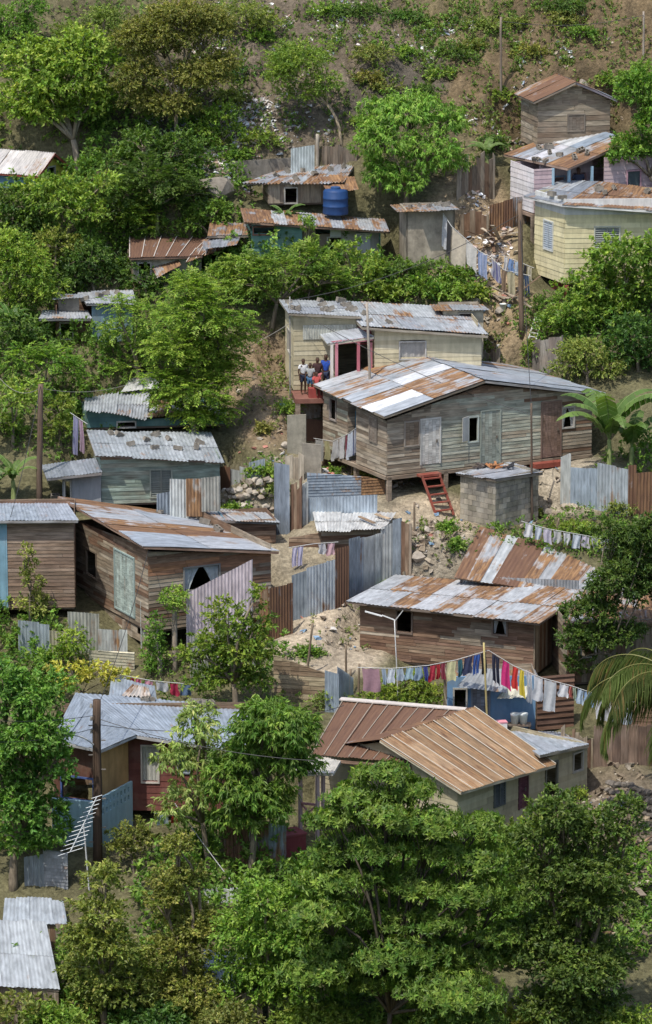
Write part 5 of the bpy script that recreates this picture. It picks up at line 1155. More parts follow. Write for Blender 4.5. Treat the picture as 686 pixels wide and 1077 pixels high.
for k in range(6): q = (k+.6)/6.5; m.beam(a0+(a1-a0)*q, b0_+(b1_-b0_)*q, .04, .03, (.6,.6,.58))
m.build('rung', PAINT, t)
for (x, y, n_, lab) in ((662,945,16,'heap of broken timber and boards beside the dark full tree, lower right'),(668,900,10,'smaller heap of tumbled planks at the right edge'),(520,256,10,'pile of scrap boards under the sagging upper line'),(640,990,7,'dark broken planks at the bottom right corner'),(535,318,9,'pile of grey scrap near the foot of the tall wooden pole')):
    Y = hitH(x, y, ground); c = P(x, y, Y); m = MB()
    for k in range(n_):
        a = c+rng.normal(size=3)*[.22,.2,0]; a[2] = gz(a[0], a[1])+.05+.04*k; b_ = a+rng.normal(size=3)*[.9,.6,.45]; b_[2] = max(b_[2], gz(b_[0], b_[1])+.03)
        m.beam(a, b_, rng.uniform(.08,.22), .03, pick(MIXW, .3))
    tag(m.build('timber_pile', WOOD), lab, 'timber pile')
# boulders and stone walls (one thing each)
def rock(m, c, r, col):
    q = unit(rng.normal(size=(26, 3)))*r*np.array([1,.9,.75])*(.85+.25*rng.random((26,1))); 
    import bmesh
    bm = bmesh.new(); [bm.verts.new(tuple(v+c)) for v in q]; bmesh.ops.convex_hull(bm, input=list(bm.verts)); bm.verts.ensure_lookup_table(); bm.verts.index_update()
    V = [tuple(v.co) for v in bm.verts]; F = [[v.index for v in f.verts] for f in bm.faces if len(f.verts) == 3]; bm.free(); m.add(V, None, F, np.array(col)*(.8+.4*rng.random()))
for (x0, y0, x1, y1, rows, lab) in ((238,530,288,540,3,'dry stone bank of rounded rubble left of the tall grey sheet'),(640,850,690,862,4,'rough dark stone wall at the right edge under the palm')):
    m = MB()
    for k in range(rows):
        for x in np.arange(x0, x1, 5.2):
            t_ = (x-x0)/(x1-x0); y = y0+(y1-y0)*t_; Y = hitH(x, y, ground)+k*.12; p = P(x+rng.uniform(-2,2), y, Y); p[2] = gz(p[0], p[1])+.08+.2*k; rock(m, p, rng.uniform(.1,.19), ROCKC[rng.integers(4)] if x0 < 600 else (.16,.14,.12))
    tag(m.build('stone_wall', CONC), lab, 'stone wall')
ROCKS0 = [(228,206,.8,'large slanting grey boulder above the side roof of the teal house'),(500,318,.25,'grey boulder on the slope under the sagging washing line'),(526,330,.22,'pale boulder beside the tall wooden pole'),(448,560,.22,'rounded pale rock on the rubble left of the block hut'),(440,585,.28,'big loose rock below the dirt path'),(575,540,.2,'pale rock right of the block hut'),(300,470,.2,'rock on the path below the porch house'),(612,95,.3,'brown boulder on the bare slope beside the top cabin')]
for x, y, r, lab in ROCKS0: m = MB(); p = P(x, y, hitH(x, y, ground)); p[2] = gz(p[0], p[1])+r*.4; rock(m, p, r, (.33,.29,.24)); tag(m.build('boulder', CONC), lab, 'boulder')
# ================================================================ people
def skin_obj(name, verts, edges, radii, mat_, col, parent, root=0, lv=2):
    me = bpy.data.meshes.new(name); me.from_pydata([tuple(v) for v in verts], edges, []); o = bpy.data.objects.new(name, me); COL.objects.link(o)
    if parent: o.parent = parent
    o.modifiers.new('skin', 'SKIN'); me.skin_vertices[0].data[root].use_root = True
    for i, r in enumerate(radii): me.skin_vertices[0].data[i].radius = (r, r) if not isinstance(r, tuple) else r
    s = o.modifiers.new('sub', 'SUBSURF'); s.levels = lv; s.render_levels = lv
    me.materials.append(mat_); return o
def flat_mat(name, c, rough=.8):
    m, nt = mat_new(name); g = N(nt); tc = g.n('ShaderNodeTexCoord').outputs['Object']; v = g.n('ShaderNodeRGB'); v.outputs[0].default_value = (*c, 1)
    finish(g, scale_col(g, v.outputs[0], g.rng(g.noise(tc, 12, 2), .3, .7, .85, 1.12)), rough); return m
SKIN = flat_mat('dark_skin', (.07,.035,.022), .5); HAIR = flat_mat('black_hair', (.012,.010,.009), .9)
def person(label, pos, h, face, shirt, lower, pose='stand', skirt=False):
    t = empty('person', pos, label, 'person', None); s = h/1.7; f = np.array([math.sin(face), -math.cos(face), 0]); r = np.array([math.cos(face), math.sin(face), 0]); up = np.array([0,0,1.])
    def J(x, y, z): return (r*x+f*y+up*z)*s
    V, E, Rr = [], [], []
    def add(p, rad, par=None):
        V.append(p); Rr.append(rad*s); i = len(V)-1
        if par is not None: E.append((par, i))
        return i
    sit = pose == 'sit'; hz = .50 if sit else .92
    pel = add(J(0,0,hz), .125); wa = add(J(0,.0,hz+.17), .11, pel); ch = add(J(0,.02,hz+.38), .135, wa); nk = add(J(0,.02,hz+.54), .055, ch); hd0 = add(J(0,.03,hz+.62), .075, nk); hd1 = add(J(0,.02,hz+.72), .098, hd0); add(J(0,.0,hz+.80), .07, hd1); add(J(0,.115,hz+.68), .014, hd1)
    for sg in (-1, 1): add(J(.095*sg,0,hz+.70), .016, hd1)
    legs = []; arms = []
    for sg in (-1, 1):
        hp = add(J(.09*sg,0,hz-.05), .085, pel)
        if sit: kn = add(J(.12*sg,.42,hz-.02), .062, hp); an = add(J(.12*sg,.46,hz-.42), .042, kn); add(J(.12*sg,.62,hz-.47), .03, an)
        else: kn = add(J(.10*sg,.03,.50), .06, hp); an = add(J(.10*sg,0,.09), .04, kn); add(J(.11*sg,.15,.035), .03, an)
        legs.append((hp, kn, an))
        sh = add(J(.185*sg,.0,hz+.46), .055, ch)
        if sit: el = add(J(.24*sg,.12,hz+.22), .042, sh); wr = add(J(.13*sg,.33,hz+.10), .03, el); hp_ = J(.11*sg,.40,hz+.07); dv = J(0,.08,-.03)/s
        else: el = add(J(.25*sg,.0,hz+.20), .042, sh); wr = add(J(.25*sg,.09,hz-.03), .028, el); hp_ = J(.25*sg,.11,hz-.11); dv = J(0,.02,-.08)/s
        pa = add(hp_, .03, wr); arms.append((sh, el, wr))
        for k in range(4): k1 = add(hp_+J(0,.0,0)+r*(k-1.5)*.02*s+dv*s*.8, .0095, pa); add(V[k1]+dv*s*(.45+.15*(k in (1,2)))+f*.01*s, .008, k1)
        th = add(hp_-r*sg*.045*s+dv*s*.3, .011, pa); add(V[th]+dv*s*.5, .009, th)
    skin_obj('body', V, E, Rr, SKIN, None, t)
    c0 = [V[i] for i in (pel, wa, ch)]; SV = [c0[0]+up*.02*s, c0[1], c0[2], V[nk]-up*.05*s]; SE = [(0,1),(1,2),(2,3)]; SR = [.145*s,.135*s,.155*s,.085*s]
    for (sh, el, wr) in arms: SV += [V[sh]*1., V[sh]*.4+V[el]*.6]; n = len(SV); SE += [(2, n-2), (n-2, n-1)]; SR += [.075*s, .065*s]
    skin_obj('shirt', SV, SE, SR, flat_mat('shirt_cloth', shirt), None, t)
    LV = [V[pel]]; LE = []; LR = [.145*s]
    for (hp, kn, an) in legs: LV += [V[hp]*1., V[hp]*.15+V[kn]*.85]; n = len(LV); LE += [(0, n-2), (n-2, n-1)]; LR += [.115*s, (.12 if skirt else .088)*s]
    skin_obj('skirt' if skirt else 'shorts', LV, LE, LR, flat_mat('lower_cloth', lower), None, t)
    skin_obj('hair', [V[hd1]+up*.035*s-f*.015*s, V[hd1]+up*.085*s-f*.02*s], [(0,1)], [.103*s,.075*s], HAIR, None, t)
    return t
f = FR['porch']
def onporch(px, a): p = f.pt(a, f.bx(px, a), -.03); return p
person('child in a white shirt standing at the left end of the porch house platform', onporch(319,-.7), 1.35, .5, (.6,.6,.6), (.03,.04,.07))
person('child in a grey shirt and blue shorts standing second from the left outside the porch', onporch(326.5,-.9), 1.22, -.3, (.32,.33,.33), (.05,.12,.22))
person('child with dark top and pink skirt standing in the middle of the porch group', onporch(334,-.5), 1.35, .2, (.06,.03,.03), (.5,.15,.17), skirt=True)
person('child in a bright blue shirt standing next to the pink porch post', onporch(343,-.45), 1.45, -.4, (.02,.07,.35), (.03,.04,.08))
bx0 = onporch(333,-1.35); m = MB(); m.box(bx0, .6, .35, .36, f.phi, (.3,.06,.05)); t = tag(m.build('bench', PAINT), 'low red bench at the front edge of the porch platform', 'bench')
person('child in a red top sitting on the low red bench at the platform edge', bx0+np.array([0,.08,.36-.50*1.15/1.7+.07]), 1.15, .3, (.45,.08,.07), (.35,.06,.05), 'sit')
fp = FR['pink']; p = fp.pt(.6, fp.bx(608,.6), 0)
person('adult in a dark shirt standing in the shade of the pink house porch', p, 1.65, .1, (.05,.06,.1), (.04,.04,.05))
# ================================================================ vegetation
def sn3(p, s, seed):
    r = np.random.default_rng(seed); a = 0
    for i in range(6):
        k = r.normal(size=3)*s; a = a+np.sin(p@k+r.random()*6.28)
    return a/6
def leaf_mesh(mb, base, ld, nm, L, Wd, col):
    n = len(base); ld = unit(ld); s = unit(np.cross(ld, nm)); nn = np.cross(s, ld)
    L = np.broadcast_to(L, (n,))[:, None]; Wd = np.broadcast_to(Wd, (n,))[:, None]
    V = np.empty((n, 4, 3)); V[:, 0] = base; V[:, 2] = base+ld*L-nn*L*.08
    V[:, 1] = base+ld*L*.45+s*Wd*.5+nn*Wd*.18; V[:, 3] = base+ld*L*.45-s*Wd*.5+nn*Wd*.18
    i = np.arange(n)[:, None]*4
    T = np.concatenate([i+[0, 1, 2], i+[0, 2, 3]], 0)
    mb.add(V.reshape(-1, 3), None, T, np.repeat(col, 4, 0))
STY = {  # leaf length, width, leaves per twig, twig length, coverage
 'pin':   dict(L=.15, W=.065, n=15, tl=.42, cov=1.0),
 'big':   dict(L=.25, W=.10, n=8, tl=.12, cov=1.0),
 'fine':  dict(L=.13, W=.07, n=9, tl=.30, cov=1.0),
 'droop': dict(L=.26, W=.075, n=10, tl=.28, cov=1.0),
 'mid':   dict(L=.18, W=.095, n=9, tl=.30, cov=1.0),
}
def twigs_to_leaves(mb, p, d, style, colA, colB, csel, scale=1.):
    S = STY[style]; n = len(p); k = S['n']; e = rng.normal(size=(n, k, 3))
    t = (np.arange(k)+.5)/k; t = t[None, :]+.05*rng.normal(size=(n, k))
    up = np.array([0, 0, 1.])
    d = unit(d); e1 = unit(np.cross(d, up+.01*rng.normal(size=d.shape))); e2 = np.cross(e1, d)
    tl = S['tl']*scale*(.7+.6*rng.random((n, 1)))
    pos = p[:, None]+d[:, None]*(t*tl)[..., None]; pos[..., 2] -= (t**2*tl*.35)
    sg = np.where(np.arange(k) % 2, 1., -1.)[None, :, None]
    if style == 'pin': ld = e1[:, None]*sg+d[:, None]*.55+e*.18; ld[..., 2] -= .25; nm = up*1.+e2[:, None]*.5+rng.normal(size=ld.shape)*.25
    elif style == 'big':
        th = (np.arange(k)*2.4)[None]+rng.random((n, 1))*6.28; ld = (np.cos(th)[..., None]*e1[:, None]+np.sin(th)[..., None]*e2[:, None])+d[:, None]*.35+e*.12; nm = d[:, None]*1.+up*.5+.15*e
    elif style == 'droop': ld = d[:, None]*.5+e*.45; ld[..., 2] -= .8; nm = d[:, None]+up*.3+.3*rng.normal(size=ld.shape)
    else: ld = e*.6+d[:, None]*.7; ld[..., 2] -= .1; nm = up*.8+d[:, None]*.5+.4*rng.normal(size=ld.shape)
    L = S['L']*scale*(.65+.6*rng.random((n, k))); W = S['W']*scale*(.75+.5*rng.random((n, k)))
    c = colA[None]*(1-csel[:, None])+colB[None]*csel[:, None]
    c = c[:, None]*(1+.16*rng.normal(size=(n, 1, 1)))*(1+.20*rng.normal(size=(n, k, 1)))*(1+np.array([.12,.03,.1])*rng.normal(size=(n, k, 1)))
    leaf_mesh(mb, pos.reshape(-1, 3), ld.reshape(-1, 3), nm.reshape(-1, 3), L.ravel(), W.ravel(), np.clip(c.reshape(-1, 3), .005, .6))
LEAFN = [0]
def crown(mb, blobs, style, cA, cB, dens=1., scale=1., gap=.0, seed=1):
    """blobs: (centre, (rx, ry, rz))"""
    S = STY[style]; cA, cB = np.array(cA), np.array(cB); subs = []
    for c, r in blobs:
        r = np.array(r); ns = int(np.clip(5+5*np.prod(r)**(1/3), 6, 16))
        for k in range(ns):
            q = unit(rng.normal(size=3)); q[2] = abs(q[2])*1.1-.35
            f = .5+.22*rng.random(); subs.append((c+q*r*f, r*(.34+.24*rng.random()), rng.random(), c))
        subs.append((c, r*.6, rng.random(), c))
    for (c, r, tone, cc) in subs:
        R_ = np.prod(r)**(1/3); area = .5*S['L']*S['W']*scale*scale*S['n']*.9
        n = int(max(3, dens*1.65*math.pi*R_*R_/area)); LEAFN[0] += n*S['n']
        q = unit(rng.normal(size=(n, 3))); q[:, 2] = np.where(q[:, 2] < -.2, q[:, 2]*.5, q[:, 2]); rad = .45+.62*rng.random((n, 1))**.6
        p = c+q*r*rad
        if gap:
            keep = sn3(p, 2.2, seed)+.25*rng.normal(size=n) > -1+gap*1.0
            p, q = p[keep], q[keep]
        if len(p) == 0: continue
        out = unit(p-cc); d = unit(q*.6+out*.6+rng.normal(size=p.shape)*.35+[0, 0, .15])
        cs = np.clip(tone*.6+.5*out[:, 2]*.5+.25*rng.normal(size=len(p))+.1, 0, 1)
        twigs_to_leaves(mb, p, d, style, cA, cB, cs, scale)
    return subs
PAL = {  # dark, light
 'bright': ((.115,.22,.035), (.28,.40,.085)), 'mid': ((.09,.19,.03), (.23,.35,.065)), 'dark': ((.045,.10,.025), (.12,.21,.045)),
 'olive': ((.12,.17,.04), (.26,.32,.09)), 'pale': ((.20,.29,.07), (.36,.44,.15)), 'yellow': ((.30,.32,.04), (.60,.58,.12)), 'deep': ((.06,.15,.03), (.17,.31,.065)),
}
def tree(label, base, blobs, pal='mid', style='mid', dens=1., scale=1., gap=.35, trunk=.11, name='tree', cat='tree', group=None, Y=None, depth=1., tcol=(.2,.165,.12), fork=.45, seed=None, dy=0.):
    bx_, by_ = base
    if Y is None:
        Y = hitH(bx_, by_, ground)
    Y += dy
    x0 = P(bx_, by_, Y)[0]; g = gz(x0, Y); root = np.array([x0, Y, g])
    t = empty(name, root, label, cat, group)
    bl = []
    for b in blobs:
        cx, cy, rx, ry = b[:4]; yo = (b[4] if len(b) > 4 else rng.uniform(-.35, .35)*depth*rx/29)
        c = P(cx, cy, Y+yo); m_ = Y/FPX/cp; r = (rx*m_, (rx+ry)/2*m_*depth, ry*m_*.98)
        bl.append((c, r))
    mb = MB(); jj = 1+.07*rng.normal()+.055*rng.normal(size=3)*np.array([1.3,.5,1.]); jj = jj*np.array([1.22, 1.1, .95]); cA, cB = np.array(PAL[pal][0])*jj, np.array(PAL[pal][1])*jj; scale = scale*rng.uniform(.85, 1.12); subs = crown(mb, bl, style, cA, cB, dens, scale, gap, seed or int(bx_*7+by_))
    tb = MB(); top = np.mean([c for c, r in bl], 0); fk = root*(1-fork)+top*fork; fk[:2] = root[:2]*.6+top[:2]*.4
    H = max(.5, top[2]-g)
    tb.tube(branch_pts(root-[0, 0, .3], fk, .08, 6), np.linspace(trunk, trunk*.75, 6), tcol, 7)
    for c, r in bl:
        tb.tube(branch_pts(fk, c, .14, 6), np.linspace(trunk*.6, trunk*.22, 6), tcol, 5)
    for (c, r, tn, cc) in subs:
        if rng.random() < .8: tb.tube(branch_pts(cc-(cc-fk)*.25, c+(c-cc)*.3, .12, 4), np.linspace(trunk*.24, trunk*.06, 4), tcol, 4)
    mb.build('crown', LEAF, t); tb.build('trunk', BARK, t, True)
    return t
def bush(label, base, r, pal='mid', style='mid', name='bush', dy=0., dens=1., scale=1., group=None, gap=.3, cat='bush', Y=None):
    bx_, by_ = base; rx, ry = r
    return tree(label, (bx_, by_), [(bx_, by_-ry*.8, rx, ry)]+[(bx_+rng.uniform(-.6, .6)*rx, by_-ry*rng.uniform(.5, 1.1), rx*.5, ry*.55) for _ in range(3)], pal, style, dens, scale, gap, .04, name, cat, group, dy=dy, fork=.2, Y=Y)

T = tree
# --- top of the slope
T('tall bright green tree with forked pale trunk behind the yellow gabled house', (84,182), [(62,78,55,42),(28,112,32,30),(100,108,28,26),(88,52,34,26),(22,60,28,24),(52,118,30,20),(118,62,16,14)], 'bright', 'mid', .95, 1., .4, .16, fork=.35, tcol=(.3,.25,.19))
T('dark thin leaved tree at the extreme top left corner', (5,62), [(8,22,26,24),(-5,45,25,20),(30,8,18,14)], 'mid', 'fine', 1., .9)
T('sparse grey green tree on the rubbish slope, top left of centre', (188,158), [(170,42,42,36),(205,82,36,30),(148,82,28,24),(222,32,32,28),(178,112,32,20),(140,40,20,24),(190,14,40,16),(232,70,22,20),(150,105,26,18)], 'olive', 'fine', 1.1, .8, .35, .1, fork=.4)
T('leafy tree filling the gap between the top left corner and the sparse tree', (112,72), [(108,22,26,20),(80,34,22,14),(128,44,18,16)], 'olive', 'fine', .9, .85, .4, .07)
T('wide light green tree at the top edge left of the rubbish streak', (262,40), [(255,12,34,16),(282,24,22,12),(236,28,20,12)], 'olive', 'fine', .7, .85, .5, .06)
T('drooping green tree on the slope just right of the sparse tree trunk', (238,160), [(232,122,20,16),(215,138,18,12),(248,140,16,12)], 'mid', 'fine', .8, .85, .5, .06)
T('dark tree below the sparse grey green tree', (152,196), [(150,152,34,22),(185,160,30,22),(130,175,24,18),(165,182,24,14)], 'dark', 'mid', .7, .8, .6)
T('small spreading tree with thin bent pale trunk near the top centre', (360,149), [(322,62,42,22),(345,86,24,16),(296,82,22,18),(318,98,28,12)], 'mid', 'fine', .9, .9, .45, .07, fork=.6, tcol=(.36,.29,.2))
T('round bright green tree above the beige concrete shed', (426,232), [(432,118,46,28),(402,150,32,32),(452,162,36,34),(425,190,34,22),(470,128,24,22),(395,180,22,22)], 'bright', 'droop', .95, .72, .35, .12)
T('dark tree overhanging the pink house roof at the right edge', (694,225), [(672,95,26,30),(664,155,28,24),(690,130,24,40),(650,168,16,12)], 'mid', 'mid', 1., .8)
bush('green bush beside the old boards on the right of the top cabin', (668,110), (16,26), 'mid', 'fine')
bush('small bush at the top edge above the bare slope', (600,14), (40,10), 'dark', 'fine', dens=.8)
bush('dark shrub growing at the top edge centre', (372,20), (30,10), 'dark', 'fine', dens=.8)
for i, (x, y, a, b, s) in enumerate([(270,45,20,8,'between the sparse tree and the small spreading tree'),(240,110,20,10,'on the litter slope'),(420,62,16,8,'above the round bright tree'),(500,55,14,7,'near the tall top pole'),(468,85,18,7,'on the bare orange slope'),(560,60,20,7,'above the weathered cabin'),(610,40,18,7,'high on the bare slope at right'),(540,30,16,6,'at the top of the bare slope'),(250,170,18,8,'beside the long slab of the retaining wall'),(386,88,16,8,'left of the eroded bank')]):
    bush('low scrubby plant '+s, (x, y), (a, b), ['mid','olive'][i % 2], 'fine', 'scrub_plant', dens=.7, group='scrub on the top slope')
_w = ['beside the tallest top pole','under the top edge scrub','on the brown bank','beside the rubbish streak','above the retaining wall','left of the small spreading tree','right of the small spreading tree','behind the weathered cabin','at the upper edge of the frame','between the two top poles','on the orange earth','on the eroded bank above the round bright tree','below the sparse grey green tree','near the bent pale trunk','on the steep earth above the pink house','beside the dark board fence']
_p = [(505,30),(345,12),(450,100),(225,150),(280,150),(255,78),(392,60),(655,84),(430,18),(590,22),(530,100),(480,60),(215,122),(380,128),(520,150),(408,92)]
for i, ((x, y), w_) in enumerate(zip(_p, _w)):
    bush('loose green scrub '+w_, (x, y+6), (rng.uniform(14, 30), rng.uniform(7, 12)), ['olive','mid','dark'][i % 3], 'fine', 'scrub_bush', dens=.6, group='loose scrub on the top slope', gap=.5)
# --- left wooded slope
LEFT = [('leafy tree just under the yellow gabled house', (70,262), [(66,212,42,28),(40,200,26,18),(95,222,26,20),(110,195,20,14)], 'mid','mid'),
 ('dark spreading tree left of the cluttered shed', (168,238), [(165,190,42,28),(130,205,30,22),(200,205,28,20),(150,170,16,8)], 'dark','pin'),
 ('bright feathery tree above the dark rusty roof', (130,262), [(130,228,36,22),(105,245,25,18),(160,240,24,16)], 'mid','pin'),
 ('large tree standing at the left edge below the yellow gabled house', (14,345), [(22,285,36,32),(5,260,26,26),(40,308,28,24),(8,318,30,24)], 'mid','fine'),
 ('dark bushy tree left of the dark rusty roof', (98,312), [(95,272,34,22),(75,290,26,18),(118,290,24,16)], 'dark','mid'),
 ('small bright tree beside the rusty side roof', (225,262), [(222,226,26,16),(205,235,18,14)], 'mid','fine'),
 ('dense tree at the left edge below the yellow gabled house eave', (8,258), [(14,212,26,20),(0,232,26,22),(30,238,24,18)], 'dark','mid'),
 ('fine leaved tree between the rusty roof and the left edge tree', (64,300), [(60,256,28,20),(45,272,20,15)], 'olive','fine'),
 ('leafy tree right above the jumbled left shacks', (150,322), [(152,298,24,18),(168,310,20,14)], 'dark','mid')]
for lb, b, bl, p, s in LEFT: T(lb, b, bl, p, s, .9, .95, .35, .09)
T('large bright compound leaved tree in front of the faded green roof, left of centre', (205,462), [(214,328,42,34),(188,366,38,28),(236,352,32,30),(204,408,40,24),(236,398,26,20),(172,398,22,16),(196,302,24,16),(206,436,34,14),(178,426,22,12),(232,428,22,12),(214,378,40,24)], 'bright', 'pin', 1.35, 1.05, .25, .12, tcol=(.2,.17,.13))
T('leaning bright tree over the jumbled left shacks', (150,420), [(150,330,28,18),(128,348,30,15),(158,362,26,14),(120,322,20,12),(140,385,24,14)], 'bright', 'pin', .9, .95, .5, .09)
T('leafy tree behind the porch house, left side', (285,345), [(300,284,34,20),(270,300,28,20),(325,272,22,18),(262,278,20,14),(345,296,26,16)], 'mid', 'pin', 1., .95, .35, .1)
T('tall thin young tree with large bright leaves in front of the teal house', (326,325), [(322,236,11,12),(328,256,10,14),(315,262,12,12),(338,280,20,12),(322,292,24,14)], 'bright', 'big', .9, .8, .3, .05, fork=.3)
T('small bright tree between the teal house and the porch house roof', (372,318), [(362,262,16,10),(380,276,18,12),(355,296,22,12),(384,300,18,10)], 'bright', 'mid', .8, 1., .4, .05)
T('bright leafy tree left of the teal house', (250,322), [(248,278,22,14),(232,296,26,16),(258,300,22,16)], 'bright', 'pin', .9, .95, .35, .07)
for i, (x, y, a, b, pl, s) in enumerate([(404,318,22,10,'mid','below the hanging sheets at left'),(440,312,26,13,'mid','just behind the porch house roof'),(472,316,22,11,'bright','right of the porch house roof ridge'),(500,318,16,10,'mid','left of the back shack path'),(430,292,20,9,'dark','at the foot of the beige concrete shed'),(480,298,18,9,'bright','under the hanging white sheets'),(400,290,14,8,'bright','right of the teal house')]):
    bush('low leafy creeper clump '+s, (x, y), (a, b), pl, 'mid', 'creeper_clump', group='creeper below the concrete shed', cat='plant')
# --- right side
for lb, b, bl, p, s in [('rounded bush under the floor of the yellow house', (606,352), [(602,330,26,18),(588,344,24,16)], 'mid','mid'),
 ('dense leafy tree in front of the yellow house wall', (648,345), [(655,270,36,26),(630,300,30,26),(672,300,28,30),(648,328,34,22),(690,260,20,24)], 'mid','mid'),
 ('dark bush beside the banana plant, below the yellow house', (672,390), [(668,352,30,26),(690,375,26,24),(650,372,22,16)], 'dark','mid'),
 ('olive green bush above the main house roof end', (618,404), [(615,372,28,18),(598,385,18,12),(638,388,20,14)], 'olive','fine')]:
    T(lb, b, bl, p, s, .95, .9, .3, .08)
T('climbing creeper covering the grey board house at the right edge', (640,720), [(668,585,30,34),(640,560,16,14),(632,640,30,22),(606,672,20,16),(655,668,24,16),(604,700,12,14),(690,600,20,26),(598,640,12,10),(680,560,22,22),(650,610,26,26),(675,625,26,24),(630,670,22,18),(652,700,26,12)], 'dark', 'mid', 1.5, .72, .1, .06, name='creeper', cat='creeper', dy=-.9)
# --- left middle
for lb, b, bl, p, s in [('yellow green bush left of the thin rusty pole', (14,470), [(12,420,26,22),(-2,445,24,20),(30,408,20,14)], 'bright','mid'),
 ('mixed bush behind the bent pole among the left plants', (46,420), [(50,378,28,18),(26,378,26,16),(74,392,20,14)], 'mid','pin'),
 ('bush right of the bent pole beside the teal shed', (66,470), [(64,430,18,18),(60,452,22,14)], 'mid','mid'),
 ('shadowy tree behind the left banana plants', (18,385), [(20,345,26,20),(2,360,20,18)], 'dark','mid')]:
    T(lb, b, bl, p, s, .9, .95, .35, .07)
T('slim vine covered post in front of the far left house', (32,668), [(28,585,10,14),(32,610,13,16),(38,636,16,16)], 'olive', 'mid', 1., .75, .3, .06, name='vine_covered_post', cat='vine', fork=.8)
T('round topped pollarded tree in front of the pink sheet', (184,705), [(184,628,13,13),(186,640,9,8)], 'bright', 'fine', 1.5, .8, .1, .11, fork=.9, tcol=(.3,.25,.2))
T('pollarded stump tree sprouting small leaves beside the tall brown house', (168,708), [(164,652,7,8),(160,690,12,22),(162,668,10,14)], 'mid', 'fine', 1.2, .8, .2, .1, fork=.9, tcol=(.3,.26,.22))
T('leafy green tree in front of the pink sheet and rusty fence', (248,758), [(236,648,26,22),(226,680,26,24),(256,682,32,26),(240,712,38,20),(270,628,8,14),(272,655,14,16),(200,690,14,14)], 'mid', 'mid', 1.15, .9, .25, .12)
T('rounded bush against the tin yard fence of the tall brown house', (74,712), [(78,676,18,22),(66,690,12,14)], 'mid', 'mid', 1.1, .8)
T('yellow variegated croton hedge above the blue grey roof', (84,742), [(72,708,24,12),(104,706,24,12),(60,722,14,9),(128,716,14,9)], 'yellow', 'mid', 1., .9, .25, .04, name='croton_hedge', cat='hedge')
T('feathery green bush between the rust roof and the washing line', (430,757), [(432,728,32,14),(402,734,26,11),(462,732,26,11),(425,714,24,8)], 'mid', 'fine', 1.3, .8, .25, .06)
# --- foreground
T('large dense tree filling the left edge beside the blue grey roof', (14,935), [(36,732,38,30),(26,775,42,34),(40,815,34,32),(10,850,34,34),(2,720,30,30),(50,850,22,20),(18,885,34,24),(48,880,18,18),(60,800,20,22),(4,800,26,30)], 'deep', 'mid', 1.35, .85, .15, .16)
T('pale green willowy tree in front of the red wall of the painted house', (222,915), [(205,756,26,26),(184,800,24,30),(222,800,28,26),(198,835,32,24),(176,858,26,14),(216,770,16,14)], 'pale', 'droop', .8, .78, .5, .1)
T('drooping mango tree between the painted house and the railed porch', (262,930), [(292,764,42,32),(262,790,32,28),(300,800,36,26),(268,832,40,26),(240,818,22,24),(250,858,28,16),(318,770,22,22),(285,850,30,18),(276,745,26,14)], 'mid', 'droop', 1.7, .85, .08, .13)
T('small reddish shrub in front of the light blue yard wall', (142,918), [(140,880,26,20),(128,895,20,14)], 'olive', 'mid', 1., .85, .35, .05)
T('twin crowned tree at bottom left, left crown', (112,1085), [(112,925,24,20),(104,958,34,22),(112,990,42,26),(96,990,30,26),(110,1030,60,30),(90,1062,60,30)], 'olive', 'mid', 1.35, .72, .2, .12)
T('twin crowned tree at bottom left, taller right crown', (196,1080), [(186,892,22,16),(190,925,30,26),(196,965,36,26),(190,1000,34,28),(205,1040,50,32),(190,1068,60,28),(170,945,22,20),(215,975,26,22)], 'olive', 'mid', 1.35, .72, .2, .12)
T('great broad leaved tree in the centre foreground below the orange rusted roof', (402,1120), [(402,812,30,13),(436,830,30,12),(372,836,34,13),(405,852,46,13),(352,862,28,13),(456,862,48,13),(508,866,30,10),(345,893,32,14),(392,886,54,14),(452,893,44,12),(505,902,38,12),(335,925,32,14),(372,920,50,13),(436,926,54,14),(500,936,44,12),(540,948,26,11),(330,957,50,14),(398,956,54,14),(462,966,54,14),(528,978,32,12),(350,990,60,14),(424,994,66,15),(492,1004,50,14),(335,1020,44,16),(390,1028,70,16),(470,1036,66,16),(400,1065,80,20),(480,1070,60,18)], 'deep', 'big', 1.75, .82, .04, .10, depth=1.6, fork=.3, tcol=(.10,.085,.065))
T('dark full tree at bottom right beside the tumbled timber', (604,1110), [(590,852,34,26),(632,872,36,28),(566,880,28,22),(610,910,46,32),(570,925,34,28),(628,955,42,36),(590,975,44,34),(660,850,18,18),(600,1020,54,34),(560,990,36,30),(630,1010,40,34),(600,1060,70,30)], 'dark', 'mid', 1.4, .8, .12, .14)
T('leafy tree between the twin crowned tree and the great central tree', (288,1085), [(282,945,38,26),(252,975,32,26),(300,985,42,30),(265,1015,44,28),(318,940,24,20),(270,1045,50,30),(300,1030,40,30)], 'mid', 'mid', 1.3, .8, .2, .12)
for i_, (x_, lab_) in enumerate(((60,'at the foot of the left twin crown'),(160,'between the twin crowned trees'),(240,'left of the small leafy tree'),(330,'left of the great tree trunk'),(470,'right of the great tree trunk'),(550,'between the great tree and the dark full tree'),(650,'right of the dark full tree'))):
    bush('dense bush on the bottom edge '+lab_, (x_, 1110), (46, 34), ['mid','dark','olive'][i_ % 3], 'mid', dens=1.2, scale=.85)
T('dark bush at the bottom edge left of the sheet roofs', (20,1095), [(20,1062,40,18)], 'olive', 'mid', 1.)
bush('bright bush in front of the tan wall of the orange roofed house', (556,902), (30,26), 'mid', 'mid', Y=FR['bottom'].Y+.3)
bush('low bush under the right end of the orange roofed house', (520,902), (26,22), 'mid', 'mid', Y=FR['bottom'].Y-.6)
bush('low plant at the foot of the blue shack', (548,762), (10,8), 'mid', 'fine')
